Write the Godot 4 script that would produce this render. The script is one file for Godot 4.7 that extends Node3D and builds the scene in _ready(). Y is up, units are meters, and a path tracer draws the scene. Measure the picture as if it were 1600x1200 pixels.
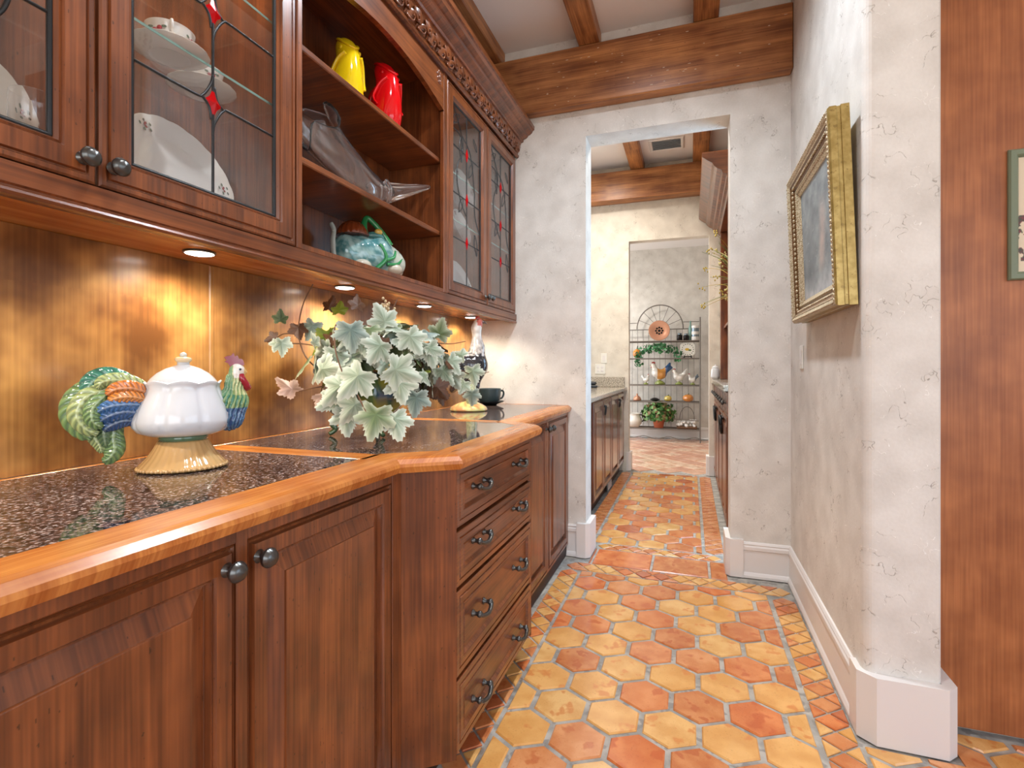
extends Node3D
# A butler's pantry corridor: buffet cabinets on the left, terracotta floor, a doorway to a second room and a baker's rack far behind.

var M := {}
var used := {}
var rng := RandomNumberGenerator.new()

const WL := -1.357      # left wall / back of the cabinets
const WE := -3.09       # end wall, near face
const WR := 0.507       # right corridor wall
const CEIL := 3.16
const TOP := 0.92       # countertop


class MB:
	var v := PackedVector3Array()
	var n := PackedVector3Array()
	var c := PackedColorArray()
	var t := PackedVector2Array()
	var col := Color.WHITE
	var xf := Transform3D()

	func tri(a: Vector3, b: Vector3, d: Vector3) -> void:   # counter-clockwise seen from outside
		var m := (b - a).cross(d - a)
		if m.length_squared() < 1e-20:
			return
		m = (xf.basis * m).normalized()
		v.append(xf * a); v.append(xf * d); v.append(xf * b)
		for i in 3:
			n.append(m); c.append(col); t.append(Vector2.ZERO)

	func quad(a: Vector3, b: Vector3, d: Vector3, e: Vector3) -> void:
		tri(a, b, d); tri(a, d, e)

	func uvquad(a: Vector3, b: Vector3, d: Vector3, e: Vector3) -> void:
		var k := t.size()
		quad(a, b, d, e)
		var u := [Vector2(0, 1), Vector2(1, 0), Vector2(1, 1), Vector2(0, 1), Vector2(0, 0), Vector2(1, 0)]
		for i in 6:
			t[k + i] = u[i]

	func box(a: Vector3, b: Vector3, ch := 0.0) -> void:
		var lo := Vector3(minf(a.x, b.x), minf(a.y, b.y), minf(a.z, b.z))
		var hi := Vector3(maxf(a.x, b.x), maxf(a.y, b.y), maxf(a.z, b.z))
		if ch <= 0.0:
			var p := []
			for i in 8:
				p.append(Vector3(hi.x if i & 1 else lo.x, hi.y if i & 2 else lo.y, hi.z if i & 4 else lo.z))
			quad(p[4], p[5], p[7], p[6]); quad(p[1], p[0], p[2], p[3]); quad(p[5], p[1], p[3], p[7])
			quad(p[0], p[4], p[6], p[2]); quad(p[6], p[7], p[3], p[2]); quad(p[0], p[1], p[5], p[4])
			return
		ch = minf(ch, 0.45 * minf(hi.x - lo.x, minf(hi.y - lo.y, hi.z - lo.z)))
		# eight corners, each with one point per face
		var q := {}
		for i in 8:
			var s := Vector3(1 if i & 1 else -1, 1 if i & 2 else -1, 1 if i & 4 else -1)
			var k := Vector3(hi.x if i & 1 else lo.x, hi.y if i & 2 else lo.y, hi.z if i & 4 else lo.z)
			q[i] = [k - Vector3(0, s.y, s.z) * ch, k - Vector3(s.x, 0, s.z) * ch, k - Vector3(s.x, s.y, 0) * ch]
		var mid := (lo + hi) / 2
		for ax in 3:
			var o := [1, 2, 4]
			var b1: int = o[(ax + 1) % 3]
			var b2: int = o[(ax + 2) % 3]
			for sgn in 2:
				var b0: int = o[ax] * sgn
				out4(q[b0][ax], q[b0 + b1][ax], q[b0 + b1 + b2][ax], q[b0 + b2][ax], mid)
			# edges along axis ax
			var f1 := (ax + 1) % 3
			var f2 := (ax + 2) % 3
			for e1 in 2:
				for e2 in 2:
					var i0: int = b1 * e1 + b2 * e2
					var i1: int = i0 + o[ax]
					out4(q[i0][f1], q[i1][f1], q[i1][f2], q[i0][f2], mid)
		for i in 8:
			out3(q[i][0], q[i][1], q[i][2], mid)

	func out3(a: Vector3, b: Vector3, d: Vector3, mid: Vector3) -> void:
		if (b - a).cross(d - a).dot(a - mid) < 0:
			tri(a, d, b)
		else:
			tri(a, b, d)

	func out4(a: Vector3, b: Vector3, d: Vector3, e: Vector3, mid: Vector3) -> void:
		out3(a, b, d, mid); out3(a, d, e, mid)

	# a polygon in the plane (ex, ey) at o, pushed along ez by len
	func prism(poly: PackedVector2Array, o: Vector3, ex: Vector3, ey: Vector3, ez: Vector3, bev := 0.0) -> void:
		var p := poly
		if Geometry2D.is_polygon_clockwise(p):
			p.reverse()
		var flip := ex.cross(ey).dot(ez) < 0
		var k := p.size()
		var topp := p
		var el := ez.length()
		var bz := ez
		if bev > 0.0:
			var r := Geometry2D.offset_polygon(p, -bev)
			if r.size() == 1 and r[0].size() == k:
				# match the vertices by nearness
				topp = PackedVector2Array()
				for a in p:
					var best: Vector2 = r[0][0]
					for b in r[0]:
						if b.distance_squared_to(a) < best.distance_squared_to(a):
							best = b
					topp.append(best)
				bz = ez * (1.0 - bev / el)
		var tr := Geometry2D.triangulate_polygon(p)
		for i in range(0, tr.size(), 3):
			var a := topp[tr[i]]
			var b := topp[tr[i + 1]]
			var d := topp[tr[i + 2]]
			if (b - a).cross(d - a) < 0:
				var s := b; b = d; d = s
			var A := o + ex * a.x + ey * a.y + ez
			var B := o + ex * b.x + ey * b.y + ez
			var D := o + ex * d.x + ey * d.y + ez
			if flip:
				tri(A, D, B)
			else:
				tri(A, B, D)
			a = p[tr[i]]; b = p[tr[i + 1]]; d = p[tr[i + 2]]
			if (b - a).cross(d - a) < 0:
				var s2 := b; b = d; d = s2
			A = o + ex * a.x + ey * a.y; B = o + ex * b.x + ey * b.y; D = o + ex * d.x + ey * d.y
			if flip:
				tri(A, B, D)
			else:
				tri(A, D, B)
		for i in k:
			var j := (i + 1) % k
			var a0 := o + ex * p[i].x + ey * p[i].y
			var b0 := o + ex * p[j].x + ey * p[j].y
			var a1 := a0 + bz
			var b1 := b0 + bz
			if flip:
				quad(a0, a1, b1, b0)
			else:
				quad(a0, b0, b1, a1)
			if bev > 0.0 and bz != ez:
				var a2 := o + ex * topp[i].x + ey * topp[i].y + ez
				var b2 := o + ex * topp[j].x + ey * topp[j].y + ez
				if flip:
					quad(a1, a2, b2, b1)
				else:
					quad(a1, b1, b2, a2)

	# smooth grid of points; rows x columns
	func grid(P: Array, wrap_col := false, wrap_row := false, flip := false, cols := []) -> void:
		var R := P.size()
		var C: int = P[0].size()
		var N := []
		for i in R:
			var row := PackedVector3Array()
			for j in C:
				var i0 := i - 1
				var i1 := i + 1
				var j0 := j - 1
				var j1 := j + 1
				if wrap_row:
					i0 = (i0 + R) % R; i1 = i1 % R
				else:
					i0 = maxi(i0, 0); i1 = mini(i1, R - 1)
				if wrap_col:
					j0 = (j0 + C) % C; j1 = j1 % C
				else:
					j0 = maxi(j0, 0); j1 = mini(j1, C - 1)
				var du: Vector3 = P[i1][j] - P[i0][j]
				var dv: Vector3 = P[i][j1] - P[i][j0]
				if du.length_squared() < 1e-14 or dv.length_squared() < 1e-14:
					# a pole: borrow from the neighbour ring
					var ii := i + 1 if i < R - 1 else i - 1
					dv = P[ii][j1] - P[ii][j0]
					if du.length_squared() < 1e-14:
						du = P[mini(i + 1, R - 1)][j] - P[maxi(i - 1, 0)][j]
				var m := du.cross(dv)
				if flip:
					m = -m
				row.append((xf.basis * m).normalized())
			N.append(row)
		for i in (R if wrap_row else R - 1):
			var i2 := (i + 1) % R
			for j in (C if wrap_col else C - 1):
				var j2 := (j + 1) % C
				var id := [[i, j], [i, j2], [i2, j2], [i, j], [i2, j2], [i2, j]]
				for k in ([0, 1, 2, 3, 4, 5] if not flip else [0, 2, 1, 3, 5, 4]):
					var a: int = id[k][0]
					var b: int = id[k][1]
					v.append(xf * P[a][b]); n.append(N[a][b]); t.append(Vector2(float(b) / C, float(a) / R))
					c.append(cols[a][b] if cols else col)

	# (radius, height) profile turned about y; rf(angle, row) scales the radius
	func lathe(prof: Array, seg := 20, rf = null) -> void:
		var P := []
		for i in prof.size():
			var row := PackedVector3Array()
			for j in seg:
				var a := TAU * j / seg
				var r: float = prof[i].x * (rf.call(a, i) if rf != null else 1.0)
				row.append(Vector3(cos(a) * r, prof[i].y, sin(a) * r))
			P.append(row)
		grid(P, true)

	func tube(pts: Array, r0: float, r1 := -1.0, seg := 8, flat := 1.0, up := Vector3.UP, taper = null) -> void:
		if r1 < 0:
			r1 = r0
		var P := []
		var k := pts.size()
		var prev := up
		var ends := []
		for i in k:
			var d: Vector3 = (pts[mini(i + 1, k - 1)] - pts[maxi(i - 1, 0)]).normalized()
			var s := d.cross(prev)
			if s.length_squared() < 1e-6:
				s = d.cross(Vector3.RIGHT if absf(d.x) < 0.9 else Vector3.BACK)
			s = s.normalized()
			var w := s.cross(d).normalized()
			prev = w
			var f := float(i) / (k - 1)
			var r: float = taper.call(f) * r0 if taper != null else lerpf(r0, r1, f)
			var row := PackedVector3Array()
			for j in seg:
				var a := TAU * j / seg
				row.append(pts[i] + s * cos(a) * r + w * sin(a) * r * flat)
			P.append(row)
			ends.append(pts[i])
		var cap0 := PackedVector3Array()
		var cap1 := PackedVector3Array()
		for j in seg:
			cap0.append(pts[0]); cap1.append(pts[k - 1])
		P.insert(0, cap0); P.append(cap1)
		grid(P, true, false, false)

	func ball(o: Vector3, r: Vector3, seg := 10, rings := 7) -> void:
		var P := []
		for i in rings + 1:
			var a := PI * i / rings - PI / 2
			var row := PackedVector3Array()
			for j in seg:
				var b := TAU * j / seg
				row.append(o + Vector3(cos(a) * cos(b) * r.x, sin(a) * r.y, cos(a) * sin(b) * r.z))
			P.append(row)
		grid(P, true)

	# nested rectangles [inset, depth] of a w x h panel facing +z, optionally closed by a flat cap
	func rings(w: float, h: float, prof: Array, cap := true) -> void:
		for i in prof.size() - 1:
			var p0: Array = prof[i]
			var p1: Array = prof[i + 1]
			var a := rect(w, h, p0[0], p0[1])
			var b := rect(w, h, p1[0], p1[1])
			for k in 4:
				quad(a[k], a[(k + 1) % 4], b[(k + 1) % 4], b[k])
		if cap:
			var e: Array = prof[prof.size() - 1]
			var r := rect(w, h, e[0], e[1])
			quad(r[0], r[1], r[2], r[3])

	func rect(w: float, h: float, i: float, z: float) -> Array:
		return [Vector3(i, i, z), Vector3(w - i, i, z), Vector3(w - i, h - i, z), Vector3(i, h - i, z)]

	func mesh() -> ArrayMesh:
		var a := []
		a.resize(Mesh.ARRAY_MAX)
		a[Mesh.ARRAY_VERTEX] = v
		a[Mesh.ARRAY_NORMAL] = n
		a[Mesh.ARRAY_COLOR] = c
		a[Mesh.ARRAY_TEX_UV] = t
		var m := ArrayMesh.new()
		m.add_surface_from_arrays(Mesh.PRIMITIVE_TRIANGLES, a)
		return m


# ---------------------------------------------------------------- scene helpers
func numbered(called: String) -> String:
	var k: int = used.get(called, 0)
	used[called] = k + 1
	return called if k == 0 else "%s_%03d" % [called, k]

func tag(o: Node, label: String, category: String, group := "") -> Node:
	o.set_meta("label", label); o.set_meta("category", category)
	if group:
		o.set_meta("group", group)
	return o

func thing(called: String, label: String, category: String, at := Vector3.ZERO, turn := 0.0, group := "") -> Node3D:
	var o := Node3D.new()
	o.name = numbered(called)
	add_child(o)
	o.position = at
	o.rotation.y = turn
	tag(o, label, category, group)
	return o

func place(called: String, m: Mesh, mat: Material, parent: Node = null, at := Vector3.ZERO) -> MeshInstance3D:
	var o := MeshInstance3D.new()
	o.mesh = m
	o.material_override = mat
	if parent == null:
		o.name = numbered(called)
		add_child(o)
	else:
		o.name = called
		parent.add_child(o, true)
	o.position = at
	return o

func obj(called: String, b: MB, mat: Material, parent: Node = null, at := Vector3.ZERO) -> MeshInstance3D:
	return place(called, b.mesh(), mat, parent, at)

func struct(called: String, b: MB, mat: Material) -> MeshInstance3D:
	var o := obj(called, b, mat)
	o.set_meta("kind", "structure")
	return o

func bx(a: Vector3, b: Vector3, ch := 0.0) -> MB:
	var m := MB.new()
	m.box(a, b, ch)
	return m

func dup(o: Node3D, at: Vector3, label := "") -> Node3D:
	var r: Node3D = o.duplicate()
	r.name = numbered(str(o.name).rstrip("0123456789").trim_suffix("_"))
	add_child(r)
	r.position = at
	if label:
		r.set_meta("label", label)
	return r

func arc(pts: Array, steps := 6) -> Array:      # Catmull-Rom through the points
	var out := []
	for i in pts.size() - 1:
		var a: Vector3 = pts[maxi(i - 1, 0)]
		var b: Vector3 = pts[i]
		var c: Vector3 = pts[i + 1]
		var d: Vector3 = pts[mini(i + 2, pts.size() - 1)]
		for s in steps:
			out.append(b.cubic_interpolate(c, a, d, float(s) / steps))
	out.append(pts[pts.size() - 1])
	return out

# smooth union of tapered capsules [a, b, ra, rb]
func field(bones: Array, p: Vector3, k: float) -> float:
	var d := 1e3
	for b in bones:
		var a: Vector3 = b[0]
		var ba: Vector3 = b[1] - a
		var h := clampf((p - a).dot(ba) / maxf(ba.length_squared(), 1e-9), 0.0, 1.0)
		var e: float = (p - a - ba * h).length() - lerpf(b[2], b[3], h)
		var m := maxf(k - absf(d - e), 0.0) / k
		d = minf(d, e) - m * m * k * 0.25
	return d

# surface nets of a field into b, coloured by paint(p, normal)
func nets(b: MB, bones: Array, k: float, cell: float, paint: Callable, bump = null, cut_below := -1e3) -> void:
	var bb := AABB(bones[0][0], Vector3.ZERO)
	var big := 0.0
	for q in bones:
		bb = bb.expand(q[0]).expand(q[1])
		big = maxf(big, maxf(q[2], q[3]))
	bb = bb.grow(big + cell * 2.0 + 0.004)
	var n := Vector3i((bb.size / cell).ceil()) + Vector3i.ONE
	var f := PackedFloat32Array()
	f.resize(n.x * n.y * n.z)
	var o := bb.position
	var i := 0
	for z in n.z:
		for y in n.y:
			for x in n.x:
				var p := o + Vector3(x, y, z) * cell
				var d := field(bones, p, k)
				if bump != null and absf(d) < 0.02:
					d += bump.call(p)
				if cut_below > -100.0:
					d = maxf(d, cut_below - p.y)
				f[i] = d
				i += 1
	var sx := 1
	var sy := n.x
	var sz := n.x * n.y
	var at := {}
	for z in n.z - 1:
		for y in n.y - 1:
			for x in n.x - 1:
				var k0 := x + y * sy + z * sz
				var cnt := 0
				var acc := Vector3.ZERO
				var s0 := f[k0] < 0
				var same := true
				for e in [sx, sy, sz, sx + sy, sx + sz, sy + sz, sx + sy + sz]:
					if (f[k0 + e] < 0) != s0:
						same = false
						break
				if same:
					continue
				for e in EDGES:
					var a: int = k0 + e[0].x * sx + e[0].y * sy + e[0].z * sz
					var c: int = k0 + e[1].x * sx + e[1].y * sy + e[1].z * sz
					if (f[a] < 0) != (f[c] < 0):
						var tt := f[a] / (f[a] - f[c])
						acc += Vector3(e[0]).lerp(Vector3(e[1]), tt)
						cnt += 1
				var p := o + (Vector3(x, y, z) + acc / cnt) * cell
				var h := cell * 0.5
				var g := Vector3(fs(bones, p + Vector3(h, 0, 0), k, bump) - fs(bones, p - Vector3(h, 0, 0), k, bump), fs(bones, p + Vector3(0, h, 0), k, bump) - fs(bones, p - Vector3(0, h, 0), k, bump), fs(bones, p + Vector3(0, 0, h), k, bump) - fs(bones, p - Vector3(0, 0, h), k, bump)).normalized()
				at[k0] = [p, g, paint.call(p, g)]
	var dirs := [[sx, sy, sz], [sy, sz, sx], [sz, sx, sy]]
	for k0 in at:
		for q in dirs:
			var e: int = q[0]
			if (f[k0] < 0) == (f[k0 + e] < 0):
				continue
			var ids := [k0, k0 - q[1], k0 - q[1] - q[2], k0 - q[2]]
			var okay := true
			for w in ids:
				if not at.has(w):
					okay = false
			if not okay:
				continue
			if f[k0] < 0:
				ids.reverse()
			for w in [0, 1, 2, 0, 2, 3]:
				var r: Array = at[ids[w]]
				b.v.append(b.xf * (r[0] as Vector3)); b.n.append((b.xf.basis * (r[1] as Vector3)).normalized()); b.c.append(r[2]); b.t.append(Vector2.ZERO)

func fs(bones: Array, p: Vector3, k: float, bump) -> float:
	return field(bones, p, k) + (bump.call(p) if bump != null else 0.0)

var EDGES := [
	[Vector3i(0, 0, 0), Vector3i(1, 0, 0)], [Vector3i(0, 1, 0), Vector3i(1, 1, 0)], [Vector3i(0, 0, 1), Vector3i(1, 0, 1)], [Vector3i(0, 1, 1), Vector3i(1, 1, 1)],
	[Vector3i(0, 0, 0), Vector3i(0, 1, 0)], [Vector3i(1, 0, 0), Vector3i(1, 1, 0)], [Vector3i(0, 0, 1), Vector3i(0, 1, 1)], [Vector3i(1, 0, 1), Vector3i(1, 1, 1)],
	[Vector3i(0, 0, 0), Vector3i(0, 0, 1)], [Vector3i(1, 0, 0), Vector3i(1, 0, 1)], [Vector3i(0, 1, 0), Vector3i(0, 1, 1)], [Vector3i(1, 1, 0), Vector3i(1, 1, 1)]]

# ---------------------------------------------------------------- materials
func C(r: int, g: int, b: int) -> Color:
	return Color8(r, g, b)

func L(r: int, g: int, b: int) -> Color:          # a vertex colour (linear)
	return Color8(r, g, b).srgb_to_linear()

func nz(w: int, h: int, sx: int, sy: int, freq: float, oct: int, seed_: int, kind := FastNoiseLite.TYPE_SIMPLEX_SMOOTH) -> PackedByteArray:
	var f := FastNoiseLite.new()
	f.noise_type = kind
	f.seed = seed_
	f.frequency = freq
	f.fractal_octaves = oct
	f.fractal_type = FastNoiseLite.FRACTAL_FBM if oct > 1 else FastNoiseLite.FRACTAL_NONE
	var im := f.get_seamless_image(w / sx, h / sy)
	im.convert(Image.FORMAT_L8)
	if sx > 1 or sy > 1:
		im.resize(w, h, Image.INTERPOLATE_CUBIC)
	return im.get_data()

func image(w: int, h: int, px: PackedByteArray) -> Image:
	return Image.create_from_data(w, h, false, Image.FORMAT_RGB8, px)

func wood_image(dark: Color, light: Color, seed_: int, blotch := 0.5, specks := true) -> Image:
	var w := 768
	var fine := nz(w, w, 1, 48, 0.16, 3, seed_)
	var wide := nz(w, w, 1, 12, 0.02, 4, seed_ + 1)
	var blot := nz(w, w, 1, 1, 0.007, 4, seed_ + 2)
	var spk := nz(w, w, 1, 3, 0.17, 1, seed_ + 3)
	var px := PackedByteArray()
	px.resize(w * w * 3)
	for i in w * w:
		var q := minf(blotch * 0.6, 0.72)
		var g := (0.34 if blotch < 1.0 else 0.16) * fine[i] / 255.0 + ((0.66 if blotch < 1.0 else 0.84) - q) * wide[i] / 255.0 + q * blot[i] / 255.0
		g = clampf((g - 0.26) * 1.9, 0.0, 1.0)
		var c := dark.lerp(light, g)
		if specks and spk[i] > 240:
			c = c.darkened(0.4)
		px[i * 3] = c.r8; px[i * 3 + 1] = c.g8; px[i * 3 + 2] = c.b8
	return image(w, w, px)

func std(c: Color, rough := 0.5, metal := 0.0) -> StandardMaterial3D:
	var m := StandardMaterial3D.new()
	m.albedo_color = c
	m.roughness = rough
	m.metallic = metal
	return m

func tri_mat(im: Image, scale: float, rough: float, world := true) -> StandardMaterial3D:
	var m := std(Color.WHITE, rough)
	m.albedo_texture = ImageTexture.create_from_image(im)
	m.uv1_triplanar = true
	m.uv1_world_triplanar = world
	m.uv1_scale = Vector3.ONE * scale
	m.uv1_triplanar_sharpness = 8.0
	return m

func wood(key: String, dark: Color, light: Color, seed_: int, scale: float, rough: float, blotch := 0.5, specks := true) -> void:
	var im := wood_image(dark, light, seed_, blotch, specks)
	M[key + "_v"] = tri_mat(im, scale, rough)
	M[key + "_l"] = tri_mat(im, scale, rough, false)
	var r: Image = im.duplicate()
	r.rotate_90(CLOCKWISE)
	M[key + "_h"] = tri_mat(r, scale, rough)

func plaster_material() -> StandardMaterial3D:
	var w := 1024
	var a := nz(w, w, 1, 1, 0.006, 3, 11)
	var b := nz(w, w, 1, 1, 0.02, 3, 12)
	var mask := nz(w, w, 1, 1, 0.007, 3, 13)
	var fine := nz(w, w, 1, 1, 0.09, 3, 14)
	var px := PackedByteArray()
	px.resize(w * w * 3)
	var hx := PackedByteArray()
	hx.resize(w * w)
	for i in w * w:
		var g := 0.90 + 0.10 * (a[i] / 255.0) + 0.025 * (fine[i] / 255.0 - 0.5)
		var h := 0.55 + 0.25 * a[i] / 255.0 + 0.06 * fine[i] / 255.0
		var mk := mask[i]
		if mk > 142:
			var r := absf(b[i] - 128.0)
			if r < 4.5:
				var s := (1.0 - r / 4.5) * minf((mk - 158) / 22.0, 1.0)
				g *= 1.0 - 0.27 * s
				h -= 0.35 * s
		var c := Color(g * 0.895, g * 0.876 * (0.9 + 0.1 * g), g * 0.845 * (0.8 + 0.2 * g))
		px[i * 3] = c.r8; px[i * 3 + 1] = c.g8; px[i * 3 + 2] = c.b8
		hx[i] = clampi(int(h * 255), 0, 255)
	var m := tri_mat(image(w, w, px), 0.74, 0.75)
	var hm := Image.create_from_data(w, w, false, Image.FORMAT_L8, hx)
	hm.convert(Image.FORMAT_RGBA8)
	hm.bump_map_to_normal_map(5.0)
	m.normal_enabled = true
	m.normal_texture = ImageTexture.create_from_image(hm)
	m.normal_scale = 0.7
	return m

func granite_image(base: Color, speck: Color, brown: Color, seed_: int, amount: int) -> Image:
	var w := 512
	var a := nz(w, w, 1, 1, 0.16, 1, seed_, FastNoiseLite.TYPE_CELLULAR)
	var b := nz(w, w, 1, 1, 0.10, 3, seed_ + 1)
	var d := nz(w, w, 1, 1, 0.22, 2, seed_ + 2)
	var e := nz(w, w, 1, 1, 0.02, 2, seed_ + 3)
	var px := PackedByteArray()
	px.resize(w * w * 3)
	for i in w * w:
		var c := base.lerp(brown, clampf((b[i] - 90) / 90.0, 0, 1))
		if d[i] + a[i] / 3 > amount:
			c = c.lerp(speck, clampf((d[i] + a[i] / 3.0 - amount) / 28.0, 0, 1) * (0.5 + 0.5 * e[i] / 255.0))
		if b[i] < 84:
			c = c.darkened(0.6)
		px[i * 3] = c.r8; px[i * 3 + 1] = c.g8; px[i * 3 + 2] = c.b8
	return image(w, w, px)

func mottle_image(c0: Color, c1: Color, c2: Color, seed_: int, edge: float) -> Image:
	var w := 512
	var a := nz(w, w, 1, 1, 0.010, 4, seed_)
	var b := nz(w, w, 1, 1, 0.016, 3, seed_ + 1)
	var f := nz(w, w, 1, 1, 0.2, 2, seed_ + 2)
	var px := PackedByteArray()
	px.resize(w * w * 3)
	for i in w * w:
		var c := c0.lerp(c1, clampf((a[i] / 255.0 - 0.3) * 2.2, 0, 1))
		var t := clampf((b[i] / 255.0 - edge) * 9.0, 0, 1)
		c = c.lerp(c2, t * 0.8)
		c = c.lightened(0.05 * (f[i] / 255.0))
		if f[i] < 40:
			c = c.darkened(0.12)
		px[i * 3] = c.r8; px[i * 3 + 1] = c.g8; px[i * 3 + 2] = c.b8
	return image(w, w, px)

func vmat(rough := 0.2, coat := 0.0) -> StandardMaterial3D:
	var m := std(Color.WHITE, rough)
	m.vertex_color_use_as_albedo = true
	if coat > 0:
		m.clearcoat_enabled = true
		m.clearcoat = coat
		m.clearcoat_roughness = 0.05
	return m

func glow(c: Color, e: float) -> StandardMaterial3D:
	var m := std(c, 0.4)
	m.emission_enabled = true
	m.emission = c
	m.emission_energy_multiplier = e
	return m

func make_materials() -> void:
	wood("cab", C(82, 42, 21), C(152, 86, 45), 21, 1.0, 0.30, 0.4)
	wood("splash", C(106, 64, 29), C(202, 148, 82), 31, 0.75, 0.28, 1.25, false)
	wood("edge", C(164, 90, 36), C(212, 140, 70), 41, 1.3, 0.24, 0.3, false)
	wood("beam", C(120, 70, 38), C(198, 136, 82), 51, 0.9, 0.40, 0.3)
	wood("side", C(134, 76, 42), C(182, 114, 68), 61, 0.8, 0.36, 0.8, false)
	for key in ["cab_v", "cab_h", "splash_v"]:
		M[key].clearcoat_enabled = true
		M[key].clearcoat = 0.35
		M[key].clearcoat_roughness = 0.16
	M.gloss_v = M.cab_v.duplicate()
	M.gloss_v.clearcoat = 1.0
	M.gloss_v.clearcoat_roughness = 0.10
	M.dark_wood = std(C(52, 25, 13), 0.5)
	M.plaster = plaster_material()
	var warm: StandardMaterial3D = M.plaster.duplicate()
	warm.albedo_color = C(255, 251, 243)
	M.plaster_warm = warm
	M.ceiling = std(C(238, 231, 226), 0.85)
	M.trim = std(C(226, 220, 215), 0.38)
	M.granite = tri_mat(granite_image(C(34, 29, 30), C(196, 182, 176), C(100, 72, 62), 71, 178), 1.15, 0.05)
	M.granite_light = tri_mat(granite_image(C(150, 138, 122), C(228, 220, 206), C(190, 176, 156), 75, 170), 1.6, 0.12)
	var gi := mottle_image(C(146, 142, 134), C(176, 170, 160), C(128, 124, 118), 81, 0.62)
	M.grout = tri_mat(gi, 2.0, 0.85)
	var oi := mottle_image(C(196, 120, 68), C(214, 146, 92), C(186, 102, 56), 83, 0.66)
	var yi := mottle_image(C(208, 154, 86), C(224, 176, 110), C(202, 128, 66), 86, 0.70)
	var ri := mottle_image(C(174, 88, 48), C(192, 108, 64), C(160, 76, 44), 89, 0.66)
	M.tiles = []
	for k in 10:
		var im: Image = [oi, yi, oi, yi, ri, oi, yi, oi, oi, yi][k]
		var m := tri_mat(im, [1.3, 1.5, 1.1, 1.2, 1.4, 1.7, 1.0, 1.6, 1.2, 1.8][k], [0.22, 0.26, 0.2, 0.3, 0.16, 0.24, 0.22, 0.28, 0.2, 0.24][k])
		m.clearcoat_enabled = true
		m.clearcoat = 0.4
		m.clearcoat_roughness = 0.08
		m.uv1_offset = Vector3(k * 0.37, k * 0.21, k * 0.53)
		m.albedo_color = [Color(1, 1, 1), Color(1, 1, 1), Color(1, 0.93, 0.88), Color(1, 0.96, 0.9), Color(1, 1, 1), Color(0.95, 0.9, 0.86), Color(0.98, 0.93, 0.84), Color(1, 0.97, 0.97), Color(1, 0.88, 0.8), Color(1, 0.98, 0.95)][k]
		M.tiles.append(m)
	for k in 3:
		var pm := tri_mat([oi, yi, ri][k], 1.1 + 0.2 * k, 0.2)
		pm.albedo_texture = ImageTexture.create_from_image(mottle_image([C(206, 158, 128), C(214, 176, 146), C(196, 142, 114)][k], [C(222, 180, 152), C(228, 196, 168), C(212, 162, 136)][k], C(198, 140, 108), 301 + k, 0.7))
		M.tiles.append(pm)
	M.iron = std(C(52, 52, 52), 0.34, 0.75)
	M.pewter = std(C(92, 92, 90), 0.3, 0.85)
	M.bronze_dark = std(C(40, 36, 34), 0.3, 0.7)
	M.lead = std(C(46, 47, 48), 0.35, 0.6)
	M.glass = std(Color(0.5, 0.52, 0.5, 0.012), 0.01)
	M.glass.transparency = BaseMaterial3D.TRANSPARENCY_ALPHA
	M.shelf_glass = std(Color(0.45, 0.6, 0.55, 0.05), 0.01)
	M.shelf_glass.transparency = BaseMaterial3D.TRANSPARENCY_ALPHA
	M.shelf_edge = std(C(116, 150, 140), 0.1)
	M.crystal = std(Color(1, 1, 1, 0.02), 0.0)
	M.crystal.transparency = BaseMaterial3D.TRANSPARENCY_ALPHA
	M.crystal.refraction_enabled = true
	M.crystal.refraction_scale = 0.05
	M.ruby = std(C(168, 4, 10), 0.12)
	M.ruby.metallic_specular = 0.25
	M.china = vmat(0.12, 0.6)
	M.glaze = vmat(0.14, 0.7)
	M.matte = vmat(0.6)
	M.white_glaze = std(C(206, 207, 210), 0.1)
	M.white_glaze.clearcoat_enabled = true
	M.yellow_glaze = std(C(232, 196, 20), 0.08)
	M.red_glaze = std(C(206, 14, 20), 0.08)
	M.teal_cup = std(C(42, 56, 58), 0.35)
	M.gold = tri_mat(mottle_image(C(146, 122, 62), C(172, 148, 86), C(124, 100, 50), 95, 0.7), 5.0, 0.36)
	M.gold.metallic = 0.45
	M.gold_pale = tri_mat(mottle_image(C(186, 170, 136), C(214, 200, 170), C(124, 92, 52), 98, 0.6), 14.0, 0.4)
	M.gold_pale.metallic = 0.3
	M.gold_brown = std(C(112, 78, 40), 0.4, 0.4)
	M.green_frame = std(C(112, 122, 98), 0.4)
	M.plate_white = std(C(232, 228, 218), 0.4)
	M.black = std(C(24, 25, 27), 0.4)
	M.steel = std(C(130, 142, 150), 0.3, 0.8)
	M.copper = std(C(196, 142, 114), 0.38, 0.6)
	M.terracotta = std(C(176, 92, 60), 0.6)
	M.stem = std(C(104, 70, 44), 0.6)
	M.rack = std(C(118, 110, 102), 0.5, 0.3)
	M.leaf = vmat(0.5)
	M.leaf.cull_mode = BaseMaterial3D.CULL_DISABLED
	M.leaf.backlight_enabled = true
	M.leaf.backlight = Color(0.12, 0.12, 0.08)
	M.puck = glow(Color(1.0, 0.98, 0.95), 10.0)
	M.lamp = glow(Color(1.0, 0.95, 0.88), 3.0)


# ---------------------------------------------------------------- the setting
func spot(at: Vector3, dir: Vector3, e: float, col: Color, angle: float, size: float, soft := 0.8, parent: Node = null) -> void:
	var s := SpotLight3D.new()
	s.light_energy = e; s.light_color = col; s.spot_angle = angle; s.spot_angle_attenuation = soft
	s.light_size = size; s.shadow_enabled = true; s.spot_range = 30.0; s.spot_attenuation = 2.0
	s.name = "lamp_light"
	(parent if parent else self).add_child(s, true)
	s.position = at
	s.basis = Basis.looking_at(dir, Vector3.RIGHT if absf(dir.y) > 0.9 else Vector3.UP)

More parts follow.
